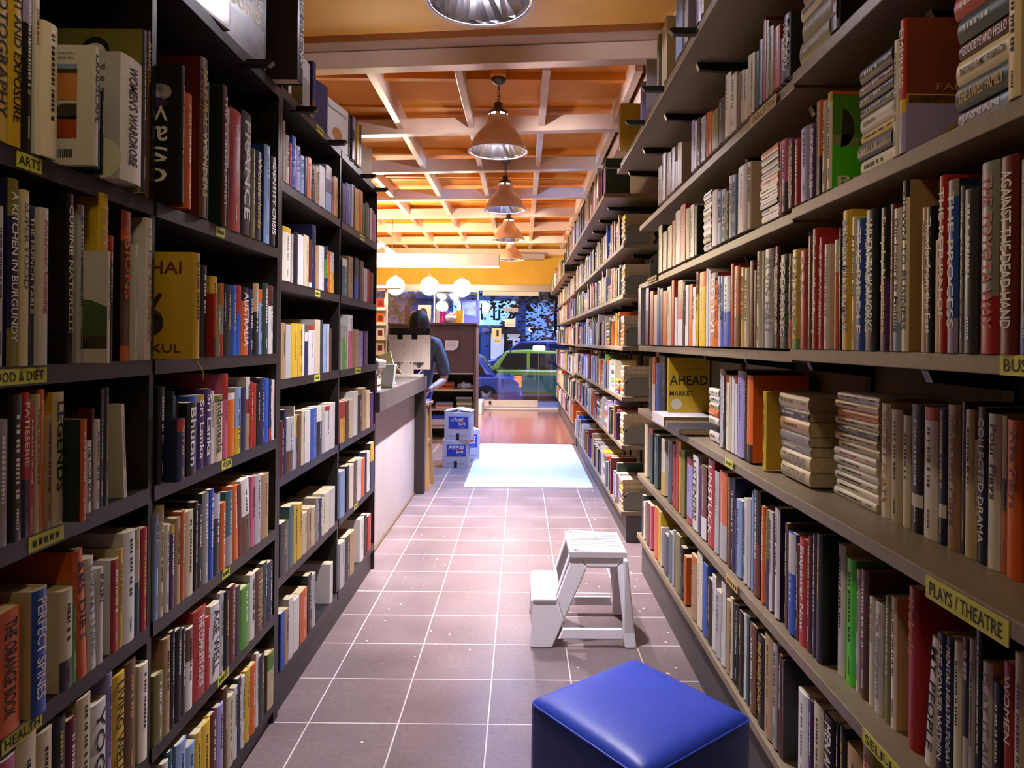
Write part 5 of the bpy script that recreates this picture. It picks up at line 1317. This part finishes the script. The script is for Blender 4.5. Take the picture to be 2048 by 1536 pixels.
body = [
    [('pel', pel, (.145, .10)), ('w', (0, .0, .98), (.125, .09)), ('c', (.01, -.06, 1.14), (.15, .10)), ('s', (.02, -.11, 1.27), (.13, .085)), ('n', (.02, -.15, 1.345), (.052, .052)), ('n2', (.02, -.18, 1.40), (.05, .05))],
    [('s', (.02, -.11, 1.27), (.13, .085)), ('rs', (.165, -.12, 1.255), (.06, .06)), ('re1', (.225, -.11, 1.09), (.048, .048)), ('re', (.25, -.10, .945), (.042, .042)), ('rf', (.21, -.20, .905), (.036, .036)), ('rw', (.15, -.32, .865), (.024, .027)), ('rp', (.135, -.35, .845), (.034, .020))],
    [('s', (.02, -.11, 1.27), (.13, .085)), ('ls', (-.15, -.12, 1.265), (.06, .06)), ('le1', (-.21, -.15, 1.14), (.048, .048)), ('le', (-.23, -.2, 1.04), (.042, .042)), ('lf', (-.16, -.33, 1.03), (.034, .034)), ('lw', (-.09, -.44, 1.03), (.024, .026)), ('lp', (-.07, -.475, 1.025), (.034, .018))],
    [('pel', pel, (.145, .10)), ('rh', (.03, .02, .80), (.085, .09)), ('rk', (.035, .0, .46), (.058, .06)), ('ra', (.035, .04, .09), (.038, .042)), ('rt', (.035, -.02, .04), (.04, .035)), ('rt2', (.035, -.12, .03), (.036, .026))],
    [('pel', pel, (.145, .10)), ('lh', (-.13, .02, .80), (.085, .09)), ('lk', (-.14, .0, .46), (.058, .06)), ('la', (-.14, .04, .09), (.038, .042)), ('lt', (-.14, -.02, .04), (.04, .035)), ('lt2', (-.14, -.12, .03), (.036, .026))]]
skin_body('body', body, mSkin, P)
# fingers rooted in each palm
def hand(px, py, pz, d, side_, spread):
    d = Vector(d).normalized(); up = Vector(spread).normalized(); ch = []
    for i, (l, o_) in enumerate(((.062, -.024), (.072, -.008), (.068, .008), (.054, .022))):
        a = Vector((px, py, pz)) + up * o_; c1 = a + d * l * .45 + Vector((0, 0, -.004)); c2 = c1 + d * l * .3 + Vector((0, 0, -.012)); c3 = c2 + d * l * .2 + Vector((0, 0, -.014))
        skin_body('finger', [[(0, tuple(a), .009), (1, tuple(c1), .0085), (2, tuple(c2), .0078), (3, tuple(c3), .0065)]], mSkin, P, 1)
    a = Vector((px, py, pz)) - up * .02 - d * .03; b_ = a - up * .028 + d * .02; c = b_ + d * .026 - up * .004
    skin_body('thumb', [[(0, tuple(a), .011), (1, tuple(b_), .0095), (2, tuple(c), .0078)]], mSkin, P, 1)
hand(.13, -.365, .835, (-.3, -.35, -.6), 1, (.2, -.9, .3)); hand(-.065, -.49, 1.022, (.3, -.8, -.1), -1, (-.9, -.3, 0))
# shirt, jeans
shirt = [
    [('hem', (-.03, .03, .80), (.155, .118)), ('pel', (-.03, .02, .90), (.158, .118)), ('w', (0, .0, .99), (.142, .108)), ('c', (.01, -.06, 1.14), (.165, .118)), ('s', (.02, -.11, 1.272), (.142, .10)), ('n', (.02, -.145, 1.325), (.066, .066))],
    [('s', (.02, -.11, 1.272), (.142, .10)), ('rs', (.168, -.12, 1.258), (.076, .076)), ('re1', (.228, -.11, 1.09), (.066, .066)), ('re', (.25, -.10, .96), (.060, .060))],
    [('s', (.02, -.11, 1.272), (.142, .10)), ('ls', (-.153, -.12, 1.268), (.076, .076)), ('le1', (-.214, -.15, 1.14), (.066, .066)), ('le', (-.232, -.19, 1.06), (.06, .06))]]
skin_body('shirt', shirt, mShirt, P)
skin_body('jeans', [[('pel', (-.04, .02, .87), (.155, .112)), ('rh', (.03, .02, .79), (.09, .10)), ('rk', (.035, .0, .46), (.068, .072)), ('ra', (.035, .04, .10), (.056, .058))],
                    [('pel', (-.04, .02, .87), (.155, .112)), ('lh', (-.132, .02, .79), (.09, .10)), ('lk', (-.14, .0, .46), (.068, .072)), ('la', (-.14, .04, .10), (.056, .058))]], mJean, P)
# head bowed forward, face with brow, eyes, nose, mouth, ears
HM = Matrix.Translation((.02, -.225, 1.455)) @ Matrix.Rotation(math.radians(38), 4, 'X')
bm = bmesh.new(); bmesh.ops.create_uvsphere(bm, u_segments=32, v_segments=24, radius=1)
for v in bm.verts:
    x, y, z = v.co; jaw = 1 - .30 * max(0, -z) ** 1.3
    nx, ny, nz = x * .076 * jaw, y * .093 * (1 - .12 * max(0, -z)), z * .113
    if y < 0:
        nose = math.exp(-((x / .16) ** 2) - ((z + .22) / .2) ** 2); ny -= .017 * nose
        for sx in (-1, 1): ny += .009 * math.exp(-(((x - sx * .38) / .2) ** 2) - ((z - .05) / .13) ** 2)
        ny -= .005 * math.exp(-((x / .28) ** 2) - ((z + .52) / .08) ** 2); ny -= .007 * math.exp(-((x / .4) ** 2) - ((z + .88) / .15) ** 2)
    v.co = Vector((nx, ny, nz))
me = bpy.data.meshes.new('head'); bm.to_mesh(me); bm.free(); me.materials.append(mSkin); me.transform(HM)
for p in me.polygons: p.use_smooth = True
hd = bpy.data.objects.new('head', me); COL.objects.link(hd); hd.parent = P
b = MB()
for sx in (-1, 1):
    b.lathe([(.0001, -.006), (.006, -.004), (.009, .002), (.0001, .004)], mat('eye_dark', '1a1412', .3), 12, HM @ Matrix.Translation((sx * .029, -.082, .006)) @ Matrix.Rotation(math.pi / 2, 4, 'X'))
    b.tube([HM @ Vector((sx * .016, -.089, .026)), HM @ Vector((sx * .03, -.088, .030)), HM @ Vector((sx * .046, -.078, .025))], .0025, mHair, 6)
b.build('eyes', P)
b = MB(); b.tube([HM @ Vector((-.022, -.083, -.060)), HM @ Vector((0, -.092, -.058)), HM @ Vector((.022, -.083, -.060))], [.003, .006, .003], mat('lips', '9a4a48', .5), 8); b.build('mouth', P)
b = MB()
for sx in (-1, 1): b.lathe([(.001, -.008), (.016, -.006), (.018, .0), (.012, .006), (.001, .004)], mSkin, 12, HM @ Matrix.Translation((sx * .077, .0, -.005)) @ Matrix.Rotation(math.pi / 2, 4, 'Y') @ Matrix.Scale(1.6, 4, (1, 0, 0)))
b.build('ear', P)
# bobbed hair: a cap over the skull that falls forward beside the face
bm = bmesh.new(); bmesh.ops.create_uvsphere(bm, u_segments=48, v_segments=32, radius=1)
dead = []
for v in bm.verts:
    x, y, z = v.co
    if y < -.30 and z < -.12 and abs(x) < .55: dead.append(v)
    s_ = 1.0 + (.30 * max(0, -z + .1) if True else 0)
    n = mnoise.noise(Vector((math.atan2(y, x) * 7, 0, z))) * .03
    v.co = Vector((x * .098 * s_ * (1 + n), y * .112 * (1 + n), z * (.125 if z > 0 else .165) + .004))
bmesh.ops.delete(bm, geom=dead, context='VERTS'); low = [v for v in bm.verts if v.co.z < -.135]; bmesh.ops.delete(bm, geom=low, context='VERTS')
me = bpy.data.meshes.new('hair'); bm.to_mesh(me); bm.free(); me.materials.append(mHair); me.transform(Matrix.Translation((.02, -.225, 1.458)) @ Matrix.Rotation(math.radians(24), 4, 'X'))
for p in me.polygons: p.use_smooth = True
hr = bpy.data.objects.new('hair', me); COL.objects.link(hr); hr.parent = P
so = hr.modifiers.new('s', 'SOLIDIFY'); so.thickness = .006
b = MB(); b.lathe([(.031, -.008), (.033, 0), (.031, .008)], mat('watch_silver', 'c8c6d0', .25, .8), 20, Matrix.Translation((.157, -.306, .871)) @ Matrix.Rotation(math.radians(40), 4, 'X') @ Matrix.Rotation(math.radians(-40), 4, 'Y')); b.build('wristwatch', P)
# ------------------------------------------------------------------ the street at dusk
mRoad = mat('asphalt', '4a4a50', .7, noise=('404046', 30)); mPave = mat('pavement', '6a6a74', .7, noise=('60606a', 12))
b = MB(); b.box(-30, 30, 15.2, 60, -.45, -.35, mRoad); tag(b.build('street'), kind='structure')
b = MB(); b.box(-12, 12, 13.13, 15.2, -.45, -.05, mPave); tag(b.build('pavement'), kind='structure')
def car(name, lab, cat, x, y, z, L, W, H, body, roofm, lower=None, flip=1, wag=False, taxi=False):
    e = empty(name, (x, y, z), rot=(0, 0, 0 if flip > 0 else math.pi), label=lab, cat=cat)
    g = .17; bel = H * .60
    # outline of the lower body and the cabin, nose at +x
    lo = [(-L * .5, g + .12), (-L * .49, bel * .82), (-L * .44, bel), (L * .22, bel), (L * .46, bel * .82), (L * .5, bel * .55), (L * .5, g + .06), (L * .38, g), (-L * .4, g)]
    cabR = -L * (.47 if wag else .36)
    cab = [(cabR, bel), (cabR + L * .10, H * .97), (-L * .12, H), (L * .06, H * .97), (L * .24, bel)]
    b = MB(); b.prism(lo, -W / 2, W / 2, body, 'y'); b.build('body', e, bevel=.05, bseg=3, solid=True)
    if lower:
        for s_ in (-1, 1):
            b = MB(); b.box(-L * .485, L * .485, s_ * W / 2 - .004 + (0 if s_ > 0 else -.004), s_ * W / 2 + .008 - (0 if s_ > 0 else .004), g + .06, bel * .84, lower); b.build('door_panel', e)
    b = MB()
    n = len(cab); wi = W * .42
    v = [(a, -W / 2 + .02, c) if c == bel else (a, -wi, c) for a, c in cab] + [(a, W / 2 - .02, c) if c == bel else (a, wi, c) for a, c in cab]
    b.add(v, [tuple(range(n)), tuple(range(2 * n - 1, n - 1, -1))] + [(i, i + n, (i + 1) % n + n, (i + 1) % n) for i in range(n)], roofm); b.build('roof', e, bevel=.05, bseg=3, solid=True)
    mG = mat('car_glass', '10131c', .08)
    for s_ in (-1, 1):
        b = MB()
        def q4(a0, a1, c0, c1, z0, z1):
            f0 = (z0 - bel) / (H - bel); f1 = (z1 - bel) / (H - bel); y0 = s_ * ((W / 2 - .02) * (1 - f0) + wi * f0 + .006); y1 = s_ * ((W / 2 - .02) * (1 - f1) + wi * f1 + .006)
            b.quad((a0, y0, z0), (a1, y0, z0), (c1, y1, z1), (c0, y1, z1), mG)
        zt = H * .93; zb = bel + .03
        q4(cabR + L * .05, -L * .13, cabR + L * .11, -L * .13, zb, zt); q4(-L * .11, L * .19, -L * .11, L * .07, zb, zt); b.build('side_window', e)
    b = MB(); b.quad((cabR - .005, -W * .38, bel + .04), (cabR - .005, W * .38, bel + .04), (cabR + L * .09 - .02, W * .36, H * .94), (cabR + L * .09 - .02, -W * .36, H * .94), mG); b.build('rear_window', e)
    for sx in (-.31, .31):
        for s_ in (-1, 1):
            b = MB(); M = Matrix.Translation((sx * L, s_ * (W / 2 - .09), .31)) @ Matrix.Rotation(math.pi / 2, 4, 'X')
            b.lathe([(.05, -.10), (.28, -.10), (.31, -.07), (.31, .07), (.28, .10), (.19, .10)], mat('tyre', '141416', .7), 28, M); wh = b.build('wheel', e)
            b = MB(); b.lathe([(.18, .0), (.18, -.085)], mAlu, 20, M)
            for k in range(5):
                a = k * 2 * math.pi / 5 + sx; M2 = M @ Matrix.Rotation(a, 4, 'Z'); b.box(.02, .18, -.025, .025, .092 * (1 if s_ < 0 else -1) - .01, .092 * (1 if s_ < 0 else -1) + .01, mAlu, M2)
            b.build('hub', wh)
    mTail = mat('tail_lamp_lit', (1, .12, .03), .3, emit=3.2, emitcol=(1, .13, .02)); mHeadL = mat('head_lamp', 'c8ccd8', .15)
    for s_ in (-1, 1):
        b = MB(); b.box(-L * .505, -L * .455, s_ * W * .40 - .13, s_ * W * .40 + .13, bel * .68, bel * .92, mTail); b.build('tail_lamp', e, bevel=.02)
        b = MB(); b.box(L * .455, L * .495, s_ * W * .38 - .14, s_ * W * .38 + .14, bel * .58, bel * .78, mHeadL); b.build('head_lamp', e, bevel=.02)
    b = MB(); b.box(-L * .515, -L * .46, -W * .48, W * .48, g, bel * .5, roofm); b.box(L * .46, L * .515, -W * .48, W * .48, g, bel * .45, roofm); b.build('bumper', e, bevel=.04, bseg=3)
    for s_ in (-1, 1):
        b = MB(); b.box(-L * .20, -L * .16, s_ * (W / 2 + .01) - .008, s_ * (W / 2 + .01) + .008, bel * .76, bel * .80, mAlu); b.box(L * .08, L * .12, s_ * (W / 2 + .01) - .008, s_ * (W / 2 + .01) + .008, bel * .76, bel * .80, mAlu); b.build('door_handle', e)
    if taxi:
        b = MB(); b.box(-.18, .18, -.07, .07, 0, .12, mat('taxi_light', (1, 1, .9), .4, emit=5, emitcol=(.95, 1, .9)), Matrix.Translation((-L * .05, 0, H * .99))); b.build('roof_sign', e, bevel=.03)
    return e
mTG = mat('taxi_green', '14805a', .25, coat=.5); mTY = mat('taxi_yellow', 'b8c832', .25, coat=.5); mNavy = mat('car_navy', '1c2c7c', .22, coat=.6); mSil = mat('car_blue_silver', '5468b8', .2, .3, coat=.6)
tx = car('taxi', 'green and yellow taxi passing outside the shop window', 'taxi', .75, 19.8, -.35, 4.5, 1.7, 1.42, mTY, mTY, lower=mTG, flip=1, taxi=True)
car('car', 'large dark blue car on the far lane behind the taxi', 'car', .3, 24.0, -.35, 5.0, 1.8, 1.72, mNavy, mNavy, flip=-1, wag=True)
car('car', 'silver blue saloon with a glowing tail lamp in front of the taxi', 'car', -2.15, 17.0, -.35, 4.3, 1.7, 1.36, mSil, mSil, flip=-1)
# shop sign across the street
mSignB = mat('sign_lit_blue', (.45, .75, 1), .5, emit=1.5, emitcol=(.40, .68, 1.0)); mConc = mat('facade_blue', '5a78c0', .7); mSignF = mat('sign_frame', '8890a8', .5)
e = empty('shop_building', (-1.4, 30.2, -.35), label='building across the street behind the lit sign', cat='building')
b = MB(); b.box(-4.8, 1.6, 0, 3, 0, 3.5, mConc); b.build('wall', e); b = MB(); b.box(-5.0, 1.9, -.6, 3.2, 3.5, 3.75, mSignF); b.build('roof', e)
for i in range(4): b = MB(); b.box(-4.2 + i * 1.4, -3.2 + i * 1.4, -.03, 0, .6, 2.0, mat('dark_shop_glass', '1c2440', .1)); b.build('window', e)
e = empty('shop_sign', (-1.35, 29.5, 2.0), label='pale blue lit shop sign reading Mi across the street', cat='sign')
b = MB(); b.box(-1.6, 1.1, 0, .15, 0, 1.05, mSignB); b.build('panel', e, bevel=.02); b = MB(); b.box(-1.66, 1.16, .02, .2, -.06, -.005, mSignF); b.box(-1.66, 1.16, .02, .2, 1.055, 1.11, mSignF); b.build('frame', e)
put_text('lettering', e, 'Mi', mat('sign_letter_dark', '1c3024', .6), (-.40, -.008, .22), (1, 0, 0), (0, 0, 1), .85, .72, .0)
b = MB(); b.tube([(-.9, .3, -2.3), (-.9, .3, 0)], .05, mSignF); b.tube([(.6, .3, -2.3), (.6, .3, 0)], .05, mSignF); b.build('post', e)
# blue fill lights added above the road to brighten the cars, no fixtures
light('street_fill_light', 'AREA', (1.5, 18.2, 6.5), 700, (.45, .60, 1.0), 3.0)
light('street_fill_light', 'AREA', (-2.5, 22.0, 6.5), 700, (.40, .55, 1.0), 3.0)
# trees
mBark = mat('bark_dark', '2a241e', .9, noise=('1c1814', 12)); mLeaf = mat('leaf_dark', '1c3020', .7, vary=.2)
def tree(x, y, h, lab, seed, spread=1.6, dens=1500, lean=0.0, crown=.5):
    rs = random.Random(seed); e = empty('tree', (x, y, -.35), label=lab, cat='tree', group='trees along the street')
    b = MB(); tips = []
    def br(p, d, L, r, n):
        pts = [p]; q_ = Vector(p); dd = Vector(d).normalized()
        for i in range(4): dd = (dd + Vector((rs.uniform(-.2, .2), rs.uniform(-.2, .2), rs.uniform(-.05, .12)))).normalized(); q_ = q_ + dd * L / 4; pts.append(tuple(q_))
        b.tube(pts, [r * (1 - .5 * i / 4) for i in range(5)], mBark, 6)
        if n == 0: tips.append(q_); return
        for k in range(3): a = rs.uniform(0, 6.28); s_ = rs.uniform(.5, .9); br(tuple(q_), (dd + Vector((math.cos(a) * s_, math.sin(a) * s_, .1))), L * rs.uniform(.55, .75), r * .5, n - 1)
        tips.append(q_)
    br((0, 0, 0), (lean, 0, 1), h * .42, .13, 3); b.build('trunk', e)
    f = MB()
    for i in range(dens):
        c = rs.choice(tips) if rs.random() < .75 else Vector((rs.gauss(0, spread), rs.gauss(0, spread), h * rs.uniform(crown, 1.0)))
        p = c + Vector((rs.gauss(0, .38), rs.gauss(0, .38), rs.gauss(0, .32)))
        if p.z < h * crown * .75: continue
        a = rs.uniform(0, 6.28); t = rs.uniform(-1, 1); s_ = rs.uniform(.07, .16)
        u = Vector((math.cos(a), math.sin(a), t * .5)).normalized() * s_; v = u.cross(Vector((rs.random(), rs.random(), rs.random()))).normalized() * s_ * .5
        f.quad(tuple(p - u), tuple(p + v), tuple(p + u), tuple(p - v), mLeaf)
    tag(f.build('foliage', e), kind='stuff')
tree(-.55, 26.5, 5.2, 'forked dark street tree in front of the lit sign', 4, 1.3, 900, .12, .62)
tree(1.0, 27.5, 5.5, 'dense dark tree behind the navy car', 9, 1.6, 2600, 0, .30)
tree(2.6, 26.8, 5.0, 'dark tree closest to the shop shelves, past the door glass', 12, 1.5, 2600, 0, .25)
tree(-4.6, 26.0, 6.0, 'broad dark tree above the cabinet display', 17, 1.8, 2600, 0, .30)
tree(-2.9, 31.0, 6.5, 'tall dark tree behind the lit sign', 23, 1.8, 2400, 0, .35)
tree(.2, 36.0, 6.5, 'dark tree far off, past the others', 29, 2.2, 2200, 0, .3)
mKi = mat('kiosk_lit', (.9, .85, .8), .6, emit=.55, emitcol=(.95, .85, .75))
e = empty('kiosk', (-.75, 28.2, -.35), label='small lit booth with a tiled roof below the shop sign', cat='booth')
b = MB(); b.box(-.5, .7, 0, 1, 0, 1.95, mKi); b.build('wall', e); b = MB(); b.prism([(-.7, 1.95), (.9, 1.95), (.1, 2.4)], -.2, 1.2, mat('kiosk_roof', '5a4a4a', .8), 'y'); b.build('roof', e); b = MB(); b.box(.15, .4, -.02, 0, .9, 1.7, mVent); b.build('window', e)
for i, (x, zz) in enumerate(((1.7, .95), (2.35, 1.0), (3.3, 1.3), (.55, .98))):
    e = empty('street_light', (x, 33 + i, -.35), label='distant street light, %s' % ['white glow over the navy car', 'white glow beside a trunk', 'white glow closest to the shelves', 'white glow above the navy car roof'][i], cat='street light', group='street lights far down the road')
    b = MB(); b.tube([(0, 0, 0), (0, 0, zz + 1.2)], .05, mSignF); b.build('pole', e); b = MB(); b.lathe([(.001, 0), (.14, .05), (.16, .12), (.1, .22), (.001, .25)], mat('street_glow', (1, 1, 1), .5, emit=4, emitcol=(.85, .95, 1)), 12, Matrix.Translation((0, 0, zz + 1.2))); b.build('lamp_head', e)
# ------------------------------------------------------------------ notices hung on the door glass
e = empty('hanging_sign', (-.21, 12.94, 1.60), label='white CLOSED sign hanging on strings on the glass door', cat='sign')
b = MB(); b.box(-.10, .10, -.003, .003, -.02, .13, mWhP); b.build('board', e, bevel=.002)
put_text('lettering', e, 'CLOSED', INK['b'], (-.08, -.0036, .0), (1, 0, 0), (0, 0, 1), .16, .035)
b = MB(); b.tube([(-.09, 0, .13), (0, 0, .30), (.09, 0, .13)], .003, mWire, 6); b.lathe([(.001, .29), (.02, .3), (.001, .31)], mWhP, 10); b.build('string', e)
e = empty('sticker', (-.20, 12.965, 1.86), label='pale sign strip stuck above the hanging sign on the door', cat='sticker')
b = MB(); b.box(-.13, .14, -.002, .002, 0, .085, mat('sticker_grey', '9a94a4', .5)); b.build('film', e)
e = empty('sticker', (-.45, 12.965, 1.27), label='small yellow sticker with dark print on the door glass', cat='sticker')
b = MB(); b.box(-.06, .065, -.002, .002, 0, .07, mat('sticker_yellow', 'c8b86a', .5)); b.build('film', e)
put_text('lettering', e, 'PUSH', INK['k'], (-.045, -.0026, .02), (1, 0, 0), (0, 0, 1), .09, .03)
e = empty('notice', (-.47, 12.965, 1.36), label='pale poster with a dark figure on the door glass', cat='notice')
b = MB(); b.box(-.09, .09, -.002, .002, 0, .19, mat('poster_cream', 'd8c4a8', .6)); b.build('sheet', e); b = MB(); b.box(.0, .045, -.0032, -.0022, .03, .15, mInk); b.build('print', e)
